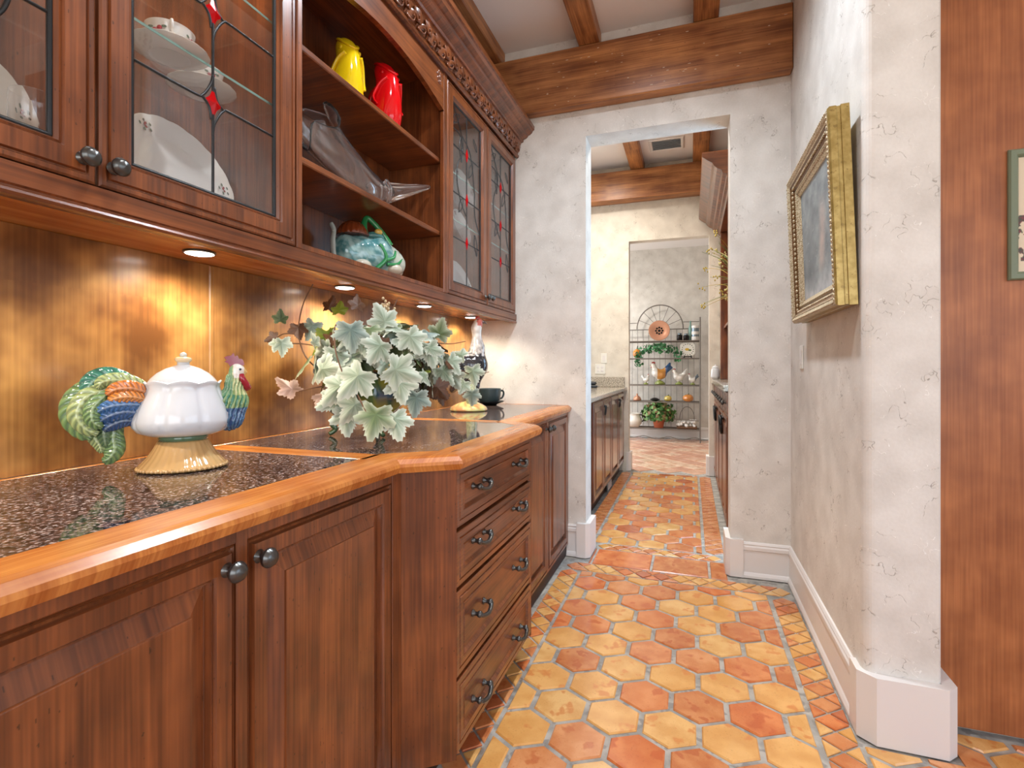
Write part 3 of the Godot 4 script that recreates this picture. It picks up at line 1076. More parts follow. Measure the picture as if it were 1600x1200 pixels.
func build_countertop() -> void:
	var t := thing("countertop", "long wood-edged countertop inlaid with three polished brown granite panels", "countertop")
	var o := -0.692      # the outer lip of the straight runs
	var ob := -0.566     # of the bow
	var edge := [Vector2(o, 0.2), Vector2(o, -1.128), Vector2(ob, -1.228), Vector2(ob, -1.990), Vector2(o, -2.090), Vector2(o, WE + 0.001)]
	# front edge moulding swept along the outline
	var prof := [Vector2(-0.095, 0.0), Vector2(-0.022, 0.0), Vector2(-0.012, -0.004), Vector2(0.0, -0.014), Vector2(0.002, -0.022), Vector2(-0.002, -0.030), Vector2(-0.006, -0.038), Vector2(-0.095, -0.038)]
	var rows := []
	for i in edge.size():
		var d0: Vector2 = (edge[i] - edge[i - 1]).normalized() if i > 0 else (edge[1] - edge[0]).normalized()
		var d1: Vector2 = (edge[i + 1] - edge[i]).normalized() if i < edge.size() - 1 else d0
		var n0 := Vector2(-d0.y, d0.x)
		var n1 := Vector2(-d1.y, d1.x)
		if n0.x < 0:
			n0 = -n0; n1 = -n1
		var m := (n0 + n1).normalized()
		m /= maxf(m.dot(n0), 0.3)
		var row := []
		for p in prof:
			row.append(Vector3(edge[i].x + m.x * p.x, TOP + p.y, edge[i].y + m.y * p.x))
		rows.append(row)
	var b := MB.new()
	for i in rows.size() - 1:
		for j in prof.size():
			var j2 := (j + 1) % prof.size()
			b.quad(rows[i][j], rows[i][j2], rows[i + 1][j2], rows[i + 1][j])
	for e in [0, rows.size() - 1]:
		for j in range(1, prof.size() - 1):
			if e == 0:
				b.tri(rows[e][0], rows[e][j + 1], rows[e][j])
			else:
				b.tri(rows[e][0], rows[e][j], rows[e][j + 1])
	obj("wooden_edge", b, M.edge_v, t)
	# the wooden deck under the inlays
	var deck := PackedVector2Array([Vector2(WL + 0.016, 0.2), Vector2(o - 0.09, 0.2), Vector2(o - 0.09, -1.14), Vector2(ob - 0.07, -1.26), Vector2(ob - 0.07, -1.96), Vector2(o - 0.09, -2.08), Vector2(o - 0.09, WE + 0.001), Vector2(WL + 0.016, WE + 0.001)])
	b = MB.new()
	b.prism(deck, Vector3(0, TOP - 0.037, 0), Vector3.RIGHT, Vector3.BACK, Vector3.UP * 0.026)
	obj("deck", b, M.edge_v, t)
	var gx := -0.772
	var gl := -1.325
	var gs := [PackedVector2Array([Vector2(gl, 0.12), Vector2(gx, 0.12), Vector2(gx, -1.092), Vector2(gl, -1.092)]),
		PackedVector2Array([Vector2(gl, -1.17), Vector2(gx + 0.0, -1.17), Vector2(-0.652, -1.285), Vector2(-0.652, -1.94), Vector2(-0.74, -2.008), Vector2(gl, -2.008)]),
		PackedVector2Array([Vector2(gl, -2.085), Vector2(gx, -2.085), Vector2(gx, -3.06), Vector2(gl, -3.06)])]
	for g in gs:
		b = MB.new()
		b.prism(g, Vector3(0, TOP - 0.011, 0), Vector3.RIGHT, Vector3.BACK, Vector3.UP * 0.0105, 0.0015)
		obj("granite_inlay", b, M.granite, t)
	# wood strips between the inlays, level with the stone
	var sr := [[gl, gx - 0.001, -1.169, -1.093], [gl, gx - 0.001, -2.084, -2.009], [WL + 0.016, gl - 0.001, WE + 0.001, 0.2], [gl, gx - 0.001, WE + 0.001, -3.061]]
	for r in sr:
		b = MB.new()
		b.box(Vector3(r[0], TOP - 0.011, r[2]), Vector3(r[1], TOP, r[3]), 0.0015)
		obj("wooden_strip", b, M.edge_v if r[0] < gl - 0.001 else M.edge_h, t)
	for q in [PackedVector2Array([Vector2(gx, -1.04), Vector2(-0.78, -1.13), Vector2(gx, -1.169)]), PackedVector2Array([Vector2(-0.74, -2.009), Vector2(-0.652, -1.941), Vector2(-0.65, -2.02)])]:
		pass

func build_backsplash() -> void:
	var t := thing("wood_backsplash", "glossy golden brown wood panelling between countertop and upper cabinets", "wall panelling")
	var y0 := TOP + 0.001
	var y1 := 1.452
	var zs := [0.2, -1.142, -2.09, WE + 0.002]
	for k in 3:
		var b := MB.new()
		b.box(Vector3(WL + 0.001, y0, zs[k + 1] + 0.004), Vector3(WL + 0.015, y1, zs[k] - 0.004))
		obj("panel", b, M.splash_v, t)
	for k in [1, 2]:
		var b := MB.new()
		b.box(Vector3(WL + 0.001, y0, zs[k] - 0.0075), Vector3(WL + 0.0185, y1, zs[k] + 0.0075), 0.003)
		obj("seam_strip", b, M.splash_v, t)

func glass_door(t: Node, at: Vector3, w: float, h: float, kn: Vector2, vine: int) -> void:
	var b := MB.new()
	var prof := [[0.0, -0.02], [0.0, -0.003], [0.004, 0.0], [0.012, 0.0], [0.014, -0.004], [0.017, -0.004], [0.019, 0.002], [0.052, 0.002], [0.055, -0.004], [0.059, -0.002], [0.064, -0.010], [0.066, -0.020]]
	b.rings(w, h, prof, false)
	b.rings(w, h, [[0.066, -0.020], [0.0, -0.020]], false)
	var d := obj("door", b, M.cab_v, t, at)
	var gw := w - 0.132
	var gh := h - 0.132
	var o := Vector3(0.066, 0.066, -0.014)
	obj("glass_pane", bx(Vector3(0.0, 0.0, -0.0015), Vector3(gw, gh, 0.0015)), M.glass, d, o)
	b = MB.new()
	var r := 0.0032
	# the leaded border and upright
	for s in [[Vector3(0, 0, 0), Vector3(gw, 0, 0)], [Vector3(0, gh, 0), Vector3(gw, gh, 0)], [Vector3(0, 0, 0), Vector3(0, gh, 0)], [Vector3(gw, 0, 0), Vector3(gw, gh, 0)]]:
		b.tube([s[0], s[1]], 0.0055, -1, 6)
	var cx := gw / 2
	b.tube([Vector3(cx, 0, 0), Vector3(cx, gh, 0)], r, -1, 6)
	var jy := [1.773, 1.988, 2.212]
	var jw := 0.024 if vine == 0 else 0.017
	var jh := 0.036 if vine == 0 else 0.044
	for y0 in jy:
		var y: float = y0 - at.y - 0.066
		if vine == 0:
			b.tube(arc([Vector3(0, y, 0), Vector3(cx * 0.72, y, 0), Vector3(cx - jw - 0.004, y + 0.006, 0), Vector3(cx - 0.006, y + jh + 0.006, 0), Vector3(cx, y + jh + 0.03, 0)], 4), r, -1, 6)
			b.tube(arc([Vector3(gw, y, 0), Vector3(cx + cx * 0.28, y, 0), Vector3(cx + jw + 0.004, y - 0.006, 0), Vector3(cx + 0.006, y - jh - 0.006, 0), Vector3(cx, y - jh - 0.03, 0)], 4), r, -1, 6)
			b.tube(arc([Vector3(cx - jw - 0.004, y + 0.004, 0), Vector3(cx - jw * 0.45, y - jh * 0.3, 0), Vector3(cx - 0.004, y - jh - 0.004, 0)], 4), r, -1, 6)
			b.tube(arc([Vector3(cx + jw + 0.004, y - 0.004, 0), Vector3(cx + jw * 0.45, y + jh * 0.3, 0), Vector3(cx + 0.004, y + jh + 0.004, 0)], 4), r, -1, 6)
		else:
			b.tube([Vector3(0, y, 0), Vector3(cx - jw, y, 0)], r, -1, 6)
			b.tube([Vector3(cx + jw, y, 0), Vector3(gw, y, 0)], r, -1, 6)
		var j := MB.new()
		var q := [Vector3(0, -jh, 0), Vector3(jw * 0.42, -jh * 0.38, 0), Vector3(jw, 0, 0), Vector3(jw * 0.42, jh * 0.38, 0), Vector3(0, jh, 0), Vector3(-jw * 0.42, jh * 0.38, 0), Vector3(-jw, 0, 0), Vector3(-jw * 0.42, -jh * 0.38, 0)]
		for k in 8:
			j.tri(Vector3(0, 0, 0.008), q[k], q[(k + 1) % 8])
			j.tri(Vector3(0, 0, -0.004), q[(k + 1) % 8], q[k])
		obj("red_glass_jewel", j, M.ruby, d, o + Vector3(cx, y, 0.001))
	if vine == 0 and at.x < 0.3:
		b.tube(arc([Vector3(gw - 0.055, 1.773 - at.y - 0.066, 0), Vector3(gw - 0.066, 1.735 - at.y - 0.066, 0), Vector3(gw - 0.088, 1.708 - at.y - 0.066, 0), Vector3(gw - 0.13, 1.692 - at.y - 0.066, 0), Vector3(gw - 0.2, 1.70 - at.y - 0.066, 0), Vector3(gw - 0.25, 1.773 - at.y - 0.066, 0)], 5), r * 1.2, -1, 6)
	if vine == 1:      # winding stems with pointed leaves
		var y1 := gh
		var vs := [[Vector3(0.01, y1, 0), Vector3(cx * 0.75, y1 - 0.15, 0), Vector3(cx * 0.35, y1 - 0.30, 0), Vector3(cx * 0.5, y1 - 0.42, 0), Vector3(cx * 0.95, y1 - 0.50, 0)],
			[Vector3(cx * 0.7, y1 - 0.12, 0), Vector3(cx * 1.25, y1 - 0.17, 0), Vector3(cx * 1.55, y1 - 0.33, 0), Vector3(cx * 1.6, y1 - 0.47, 0), Vector3(gw, y1 - 0.56, 0)],
			[Vector3(0, y1 - 0.12, 0), Vector3(cx * 0.6, y1 - 0.13, 0), Vector3(cx * 0.62, y1 - 0.25, 0)]]
		var lv := [[Vector3(cx * 0.3, y1 - 0.06, 0), -0.9, 0.11], [Vector3(cx * 0.62, y1 - 0.19, 0), 0.1, 0.12], [Vector3(cx * 1.3, y1 - 0.25, 0), -0.5, 0.11], [Vector3(cx * 1.62, y1 - 0.1, 0), 0.7, 0.07], [Vector3(cx * 0.62, y1 - 0.46, 0), -0.55, 0.10], [Vector3(cx * 1.66, y1 - 0.62, 0), 0.25, 0.11]]
		if at.x > 0.5:
			vs = [[Vector3(0.0, y1 - 0.1, 0), Vector3(cx * 0.7, y1 - 0.16, 0), Vector3(cx * 1.5, y1 - 0.2, 0), Vector3(cx * 1.7, y1 - 0.34, 0), Vector3(cx * 1.0, y1 - 0.45, 0), Vector3(cx * 0.6, y1 - 0.55, 0), Vector3(cx * 1.0, y1 - 0.68, 0), Vector3(cx * 1.5, y1 - 0.74, 0), Vector3(gw * 0.98, y1 - 0.62, 0)],
				[Vector3(cx * 0.3, y1 - 0.12, 0), Vector3(cx * 0.1, y1 - 0.28, 0), Vector3(cx * 0.5, y1 - 0.42, 0), Vector3(cx * 0.6, y1 - 0.55, 0)], [Vector3(cx * 1.5, y1 - 0.74, 0), Vector3(cx * 1.6, y1 - 0.82, 0), Vector3(cx * 1.3, 0.1, 0), Vector3(cx * 1.0, 0, 0)], [Vector3(0, y1 - 0.64, 0), Vector3(cx * 0.4, y1 - 0.80, 0), Vector3(cx, 0.09, 0)]]
			lv = [[Vector3(cx * 0.25, y1 - 0.11, 0), -0.3, 0.12], [Vector3(cx * 0.2, y1 - 0.30, 0), -0.1, 0.15], [Vector3(cx * 1.6, y1 - 0.22, 0), 0.5, 0.09], [Vector3(cx * 1.55, y1 - 0.46, 0), -0.3, 0.13], [Vector3(cx * 1.7, y1 - 0.66, 0), 0.4, 0.08], [Vector3(cx * 0.4, y1 - 0.76, 0), -0.35, 0.13], [Vector3(cx * 1.3, 0.07, 0), 0.3, 0.12], [Vector3(cx * 1.75, 0.08, 0), -0.2, 0.14]]
		for s in vs:
			b.tube(arc(s, 5), r * 0.9, -1, 6)
		for l in lv:
			var dv: Vector3 = Vector3(sin(l[1]), -cos(l[1]), 0) * l[2]
			var nv := Vector3(-dv.y, dv.x, 0) * 0.17
			var c0: Vector3 = l[0] - dv * 0.5
			b.tube(arc([c0, c0 + dv * 0.5 + nv, c0 + dv], 5), r * 0.8, -1, 6)
			b.tube(arc([c0, c0 + dv * 0.5 - nv, c0 + dv], 5), r * 0.8, -1, 6)
	obj("leading", b, M.lead, d, o)
	knob(d, Vector3(kn.x, kn.y, 0.001))

func build_upper_cabinets() -> void:
	var XF := -1.05
	var y0 := 1.488
	var y1 := 2.50
	var dep := -(XF - WL) + 0.002
	# glass shelf helper in the cabinet's own axes
	var specs := [[0.0, -0.14, 1.028, "near cherry wall cabinet with two leaded glass doors and glass shelves", 0], [1.0, -2.118, 0.968, "far cherry wall cabinet with vine patterned leaded glass doors at the end wall", 1]]
	for s in specs:
		var t := thing("wall_cabinet", s[3], "cabinet")
		at_front(t, XF, s[1])
		var w: float = s[2]
		var b := MB.new()
		b.box(Vector3(0.001, y0 + 0.0005, dep), Vector3(0.019, y1, -0.022))
		b.box(Vector3(w - 0.019, y0 + 0.0005, dep), Vector3(w - 0.001, y1, -0.022))
		b.box(Vector3(0.019, y0 + 0.0005, dep), Vector3(w - 0.019, y0 + 0.012, -0.022))
		b.box(Vector3(0.019, y1 - 0.02, dep), Vector3(w - 0.019, y1, -0.022))
		b.box(Vector3(0.019, y0 + 0.012, dep), Vector3(w - 0.019, y1 - 0.02, dep + 0.014))
		obj("body", b, M.cab_v, t)
		var dw := (w - 0.008) / 2
		glass_door(t, Vector3(0.002, y0 + 0.004, 0.0), dw - 0.002, 0.982, Vector2(dw - 0.026, 0.04), s[4])
		glass_door(t, Vector3(dw + 0.006, y0 + 0.004, 0.0), dw - 0.002, 0.982, Vector2(0.022, 0.04), s[4])
		for y in [1.867, 2.092]:
			b = bx(Vector3(0.022, y, dep + 0.02), Vector3(w - 0.022, y + 0.006, -0.035))
			var g := obj("glass_shelf", b, M.shelf_glass, t)
			obj("polished_edge", bx(Vector3(0.022, y, -0.0345), Vector3(w - 0.022, y + 0.006, -0.0335)), M.shelf_edge, g)
	# the open shelves with the arched head
	var t2 := thing("open_shelf_unit", "open cherry shelf unit with arched top between the glass cabinets", "shelf unit")
	at_front(t2, XF, -1.169)
	var w2 := 0.948
	var b2 := MB.new()
	b2.box(Vector3(0.0, y0 + 0.0005, dep), Vector3(0.016, y1, -0.022))
	b2.box(Vector3(w2 - 0.016, y0 + 0.0005, dep), Vector3(w2, y1, -0.022))
	b2.box(Vector3(0.016, y0 + 0.0005, dep), Vector3(w2 - 0.016, y0 + 0.018, -0.002), 0.002)
	b2.box(Vector3(0.016, y1 - 0.02, dep), Vector3(w2 - 0.016, y1, -0.022))
	b2.box(Vector3(0.016, y0 + 0.018, dep), Vector3(w2 - 0.016, y1 - 0.02, dep + 0.014))
	obj("body", b2, M.cab_v, t2)
	b2 = MB.new()
	obj("stile", bx(Vector3(0.0, y0, -0.0215), Vector3(0.022, y1, 0), 0.003), M.cab_v, t2)
	obj("stile", bx(Vector3(w2 - 0.036, y0, -0.0215), Vector3(w2, y1, 0), 0.003), M.cab_v, t2)
	for y in [1.748, 2.078]:
		b2 = bx(Vector3(0.0165, y, dep + 0.0145), Vector3(w2 - 0.0165, y + 0.021, -0.024), 0.003)
		obj("shelf", b2, M.cab_h, t2)
	var pl := PackedVector2Array([Vector2(0.022, y1), Vector2(0.022, 2.305)])
	for k in 13:
		var a := float(k) / 12
		pl.append(Vector2(0.022 + (w2 - 0.058) * a, 2.31 + 0.096 * sin(PI * (0.08 + 0.84 * a)) - 0.024))
	pl.append(Vector2(w2 - 0.036, 2.305))
	pl.append(Vector2(w2 - 0.036, y1))
	b2 = MB.new()
	b2.prism(pl, Vector3(0, 0, -0.022), Vector3.RIGHT, Vector3.UP, Vector3(0, 0, 0.021))
	var ar := obj("arched_rail", b2, M.cab_h, t2)
	for x in [0.066, w2 - 0.080]:
		b2 = MB.new()
		b2.xf = Transform3D(Basis(), Vector3(x, 2.435, -0.001))
		for k in 7:
			var a := TAU * k / 7
			b2.ball(Vector3(cos(a) * 0.016, sin(a) * 0.022, 0), Vector3(0.010, 0.011, 0.006), 8, 5)
		b2.ball(Vector3.ZERO, Vector3(0.010, 0.012, 0.008), 8, 5)
		obj("carved_rosette", b2, M.cab_v, ar)
	# light rail
	var lr := thing("light_rail", "moulded cherry rail along the bottom of the upper cabinets", "moulding")
	b2 = MB.new()
	b2.prism(PackedVector2Array([Vector2(-1.078, 1.4575), Vector2(-1.052, 1.4575), Vector2(-1.052, 1.4575 + 0.03), Vector2(-1.046, 1.487), Vector2(-1.046, 1.452), Vector2(-1.050, 1.449), Vector2(-1.050, 1.446), Vector2(-1.045, 1.443), Vector2(-1.043, 1.438), Vector2(-1.047, 1.433), Vector2(-1.056, 1.432), Vector2(-1.078, 1.434)]), Vector3(0, 0, 0.2), Vector3.RIGHT, Vector3.UP, Vector3(0, 0, WE - 0.199))
	obj("rail", b2, M.cab_h, lr)
	b2 = bx(Vector3(WL + 0.001, 1.453, WE + 0.002), Vector3(-1.079, 1.457, 0.2))
	obj("soffit_panel", b2, M.edge_v, lr)
	# pucks
	var px := [[-1.212, -0.997, "first round under-cabinet light above the rooster tureen"], [-1.221, -1.605, "second under-cabinet light above the leafy arrangement's left"], [-1.224, -2.215, "third under-cabinet light above the leafy arrangement's right"], [-1.235, -2.80, "last under-cabinet light above the bird statue's head"], [-1.21, -0.30, "under-cabinet light nearest the camera beyond the frame"]]
	for p in px:
		var t := thing("undercabinet_light", p[2], "light", Vector3(p[0], 1.4528, p[1]), 0, "under-cabinet puck lights")
		var b := MB.new()
		b.lathe([Vector2(0.034, 0), Vector2(0.038, 0), Vector2(0.038, -0.004), Vector2(0.0345, -0.006), Vector2(0.034, -0.003)], 24)
		obj("ring", b, M.pewter, t)
		b = MB.new()
		b.lathe([Vector2(0.0, -0.009), Vector2(0.024, -0.0085), Vector2(0.0335, -0.006)], 24)
		b.lathe([Vector2(0.0335, -0.002), Vector2(0.0, -0.002)], 24)
		obj("lens", b, M.puck, t)
		spot(Vector3(0, -0.012, 0), Vector3.DOWN, PUCK, Color(1.0, 0.96, 0.88), 80.0, 0.03, 0.6, t)
	for q in [[-1.20, -1.02, "small round light inside the top of the near glass cabinet"], [-1.20, -0.35, "small round light inside the near glass cabinet, leftmost"]]:
		var t := thing("cabinet_light", q[2], "light", Vector3(q[0], 2.479, q[1]))
		var b := MB.new()
		b.lathe([Vector2(0.024, 0), Vector2(0.03, 0), Vector2(0.03, -0.006), Vector2(0.024, -0.006)], 20)
		obj("ring", b, M.pewter, t)
		b = MB.new()
		b.lathe([Vector2(0.0, -0.004), Vector2(0.023, -0.004)], 20)
		b.lathe([Vector2(0.023, -0.001), Vector2(0.0, -0.001)], 20)
		obj("lens", b, M.puck, t)
		spot(Vector3(0, -0.010, 0), Vector3.DOWN, 0.22, Color(1.0, 0.88, 0.68), 78.0, 0.03, 0.7, t)
	# cornice with carved band
	var cr := thing("cornice", "cherry cornice with a carved leaf band along the cabinet tops", "moulding")
	b2 = MB.new()
	var cp := PackedVector2Array([Vector2(-1.20, 2.501), Vector2(-1.052, 2.501), Vector2(-1.052, 2.482), Vector2(-1.040, 2.478), Vector2(-1.031, 2.484), Vector2(-1.029, 2.494), Vector2(-1.036, 2.503), Vector2(-1.038, 2.508), Vector2(-1.014, 2.572), Vector2(-1.004, 2.574), Vector2(-0.998, 2.580), Vector2(-1.001, 2.587), Vector2(-0.994, 2.591), Vector2(-0.982, 2.595), Vector2(-0.972, 2.603), Vector2(-0.967, 2.612), Vector2(-0.958, 2.614), Vector2(-0.944, 2.624), Vector2(-0.936, 2.638), Vector2(-0.928, 2.642), Vector2(-0.926, 2.662), Vector2(-1.20, 2.662)])
	b2.prism(cp, Vector3(0, 0, 0.2), Vector3.RIGHT, Vector3.UP, Vector3(0, 0, WE - 0.199))
	obj("crown", b2, M.cab_h, cr)
	# carved leaves: a few shapes shared along the band
	var shapes := []
	for k in 3:
		var m := MB.new()
		var P := []
		for i in 9:
			var row := PackedVector3Array()
			var u := i / 8.0
			var half := (0.012 + 0.010 * k * 0.5) * sin(PI * pow(u, 0.7)) + 0.001
			for j in 7:
				var q := (j - 3) / 3.0
				var lift := 0.010 * (1.0 - q * q) * sin(PI * u) - 0.004 * exp(-q * q * 14.0) * sin(PI * u) + 0.006 * u
				row.append(Vector3(q * half, 0.058 * u + 0.006 * absf(q) * (1 if j % 2 else -1), lift))
			P.append(row)
		m.grid(P)
		m.tube(arc([Vector3(0.0, 0, 0.004), Vector3(0.012, 0.012, 0.01), Vector3(0.016, 0.028, 0.011), Vector3(0.006, 0.034, 0.012), Vector3(0.002, 0.024, 0.012)], 4), 0.0042, 0.002, 6)
		shapes.append(m.mesh())
	var z := 0.0
	var k := 0
	while z > WE + 0.05:
		var o := place("carved_leaf", shapes[k % 3], M.cab_v, cr, Vector3(-1.034, 2.510 + 0.006 * (k % 2), z))
		# own z leans outward, own y runs along the band
		var side := -1.0 if k % 2 else 1.0
		var out := Vector3(0.96, -0.28, 0)
		var up := Vector3(0, 0.55 * side, -1.0).normalized()
		var xx := up.cross(out).normalized()
		o.basis = Basis(xx, out.cross(xx).normalized(), out.normalized()).scaled_local(Vector3.ONE * 1.32)
		if side < 0:
			o.position.y += 0.045
			o.position.x += 0.014
		z -= 0.043
		k += 1


# ---------------------------------------------------------------- ornaments
func build_tureen() -> void:
	var t := thing("rooster_tureen", "large white rooster-shaped tureen with green and blue tail, on the near granite", "tureen", Vector3(-1.098, TOP, -0.862), 0.908)
	# own x runs towards the rooster's head
	var deep := 0.86
	var flute := func(a: float, i: int) -> float: return (1.0 + 0.022 * absf(sin(a * 15.0))) * (1.0 if i < 12 else 1.0)
	var b := MB.new()
	b.xf = Transform3D(Basis.from_scale(Vector3(1, 1, deep)), Vector3.ZERO)
	b.col = L(206, 164, 108)
	b.lathe([Vector2(0, 0), Vector2(0.080, 0), Vector2(0.087, 0.004), Vector2(0.086, 0.009), Vector2(0.080, 0.016), Vector2(0.068, 0.030), Vector2(0.057, 0.048), Vector2(0.050, 0.062), Vector2(0.044, 0.066), Vector2(0, 0.066)], 120, flute)
	for k in 52:
		var a := TAU * k / 52
		b.ball(Vector3(cos(a) * 0.0865, 0.006, sin(a) * 0.0865), Vector3(0.0045, 0.0045, 0.0045), 6, 4)
	obj("fluted_foot", b, M.glaze, t)
	b = MB.new()
	b.xf = Transform3D(Basis.from_scale(Vector3(1, 1, deep)), Vector3.ZERO)
	b.col = L(86, 112, 84)
	b.lathe([Vector2(0.042, 0.064), Vector2(0.049, 0.066), Vector2(0.050, 0.074), Vector2(0.046, 0.079)], 40)
	obj("green_collar", b, M.glaze, t)
	# lobed bowl with a scalloped rim
	var prof := [Vector2(0.045, 0.076), Vector2(0.066, 0.078), Vector2(0.086, 0.086), Vector2(0.096, 0.099), Vector2(0.098, 0.112), Vector2(0.094, 0.130), Vector2(0.086, 0.150), Vector2(0.077, 0.170), Vector2(0.072, 0.184), Vector2(0.0735, 0.192), Vector2(0.077, 0.197), Vector2(0.074, 0.199), Vector2(0.068, 0.194), Vector2(0.06, 0.188)]
	b = MB.new()
	var P := []
	for i in prof.size():
		var row := PackedVector3Array()
		for j in 96:
			var a := TAU * j / 96
			var w := clampf(i / 3.0, 0, 1) * (1.0 - clampf((i - 8) / 3.0, 0, 1) * 0.6)
			var lobe := 1.0 + 0.055 * w * (sqrt(absf(cos(a * 4.0))) - 0.75)
			var up := 0.0065 * clampf((i - 7) / 3.0, 0, 1) * (absf(cos(a * 4.0)) - 0.6)
			row.append(Vector3(cos(a) * prof[i].x * lobe, prof[i].y + up, sin(a) * prof[i].x * lobe * deep))
		P.append(row)
	b.grid(P, true)
	obj("bowl", b, M.white_glaze, t)
	b = MB.new()
	b.xf = Transform3D(Basis.from_scale(Vector3(1, 1, deep)), Vector3.ZERO)
	b.lathe([Vector2(0.069, 0.192), Vector2(0.068, 0.197), Vector2(0.062, 0.206), Vector2(0.050, 0.218), Vector2(0.034, 0.228), Vector2(0.018, 0.234), Vector2(0.0125, 0.236), Vector2(0.012, 0.243)], 48)
	var lid := obj("lid", b, M.white_glaze, t)
	b = MB.new()
	b.col = L(214, 190, 150)
	b.lathe([Vector2(0.012, 0.242), Vector2(0.016, 0.245), Vector2(0.0175, 0.249), Vector2(0.015, 0.253), Vector2(0.007, 0.255)], 24)
	b.col = L(214, 214, 206)
	b.ball(Vector3(0, 0.259, 0), Vector3(0.0075, 0.0065, 0.0075))
	obj("lid_knob", b, M.glaze, lid)
	# head and neck
	var noise := FastNoiseLite.new()
	noise.frequency = 60.0
	var bones := [[Vector3(0.097, 0.108, 0), Vector3(0.104, 0.150, 0), 0.026, 0.027], [Vector3(0.104, 0.150, 0), Vector3(0.103, 0.192, 0), 0.026, 0.0175], [Vector3(0.103, 0.192, 0), Vector3(0.108, 0.224, 0), 0.017, 0.0165], [Vector3(0.120, 0.222, 0), Vector3(0.132, 0.218, 0), 0.006, 0.001], [Vector3(0.084, 0.112, 0), Vector3(0.086, 0.150, 0), 0.028, 0.024]]
	var bump := func(p: Vector3) -> float:
		if p.y > 0.214:
			return 0.0
		return 0.0022 * sin(atan2(p.z, p.x - 0.1) * 17.0 + p.y * 150.0 + 2.0 * noise.get_noise_3dv(p))
	var paint := func(p: Vector3, _g: Vector3) -> Color:
		var n := noise.get_noise_3dv(p)
		var rib := sin(atan2(p.z, p.x - 0.1) * 17.0 + p.y * 150.0 + 2.0 * n)
		if p.x > 0.123 and p.y > 0.2:
			return L(214, 178, 112)
		if p.y > 0.206 and p.x > 0.100:
			return L(222, 214, 204)
		var c: Color
		if p.y > 0.165:
			c = L(120, 150, 92)
			c = c.lerp(L(206, 204, 150), clampf(0.5 - rib * 0.5, 0, 1))
			if p.x < 0.098:
				c = c.lerp(L(40, 128, 104), 0.6)
		elif p.y > 0.135:
			c = L(40, 116, 96).lerp(L(140, 160, 100), clampf(0.5 - rib * 0.6, 0, 1))
		else:
			c = L(34, 66, 116).lerp(L(70, 110, 140), clampf(0.5 - rib * 0.5, 0, 1))
		return c
	b = MB.new()
	nets(b, bones, 0.012, 0.0028, paint, bump)
	var hd := obj("head", b, M.glaze, t)
	b = MB.new()
	b.col = L(132, 10, 34)
	var comb := PackedVector2Array([Vector2(0.124, 0.236), Vector2(0.122, 0.247), Vector2(0.117, 0.252), Vector2(0.113, 0.250), Vector2(0.109, 0.260), Vector2(0.104, 0.256), Vector2(0.101, 0.266), Vector2(0.095, 0.258), Vector2(0.089, 0.258), Vector2(0.081, 0.254), Vector2(0.087, 0.248), Vector2(0.082, 0.244), Vector2(0.090, 0.240), Vector2(0.094, 0.232), Vector2(0.110, 0.236)])
	b.prism(comb, Vector3(0, 0, -0.006), Vector3.RIGHT, Vector3.UP, Vector3(0, 0, 0.012), 0.0025)
	b.prism(comb, Vector3(0, 0, 0.0), Vector3.RIGHT, Vector3.UP, Vector3(0, 0, -0.0065), 0.0025)
	obj("red_comb", b, M.glaze, hd)
	b = MB.new()
	b.col = L(150, 16, 40)
	for s in [-1.0, 1.0]:
		b.tube(arc([Vector3(0.116, 0.213, 0.010 * s), Vector3(0.119, 0.203, 0.013 * s), Vector3(0.127, 0.190, 0.009 * s), Vector3(0.130, 0.184, 0.006 * s)], 4), 0.0075, 0.0085, 8)
	b.ball(Vector3(0.129, 0.183, 0), Vector3(0.011, 0.010, 0.012))
	obj("red_wattle", b, M.glaze, hd)
	b = MB.new()
	for s in [-1.0, 1.0]:
		b.col = L(120, 130, 140)
		b.ball(Vector3(0.114, 0.226, 0.0148 * s), Vector3(0.0038, 0.0032, 0.002), 8, 5)
		b.col = L(16, 18, 20)
		b.ball(Vector3(0.1145, 0.226, 0.0162 * s), Vector3(0.0022, 0.002, 0.0012), 8, 5)
	obj("eye", b, M.glaze, hd)
	# tail plumes: [points, radius, colour, side]
	var G := L(112, 140, 84)
	var GL := L(160, 172, 112)
	var T := L(62, 124, 104)
	var O := L(206, 112, 34)
	var B := L(58, 104, 160)
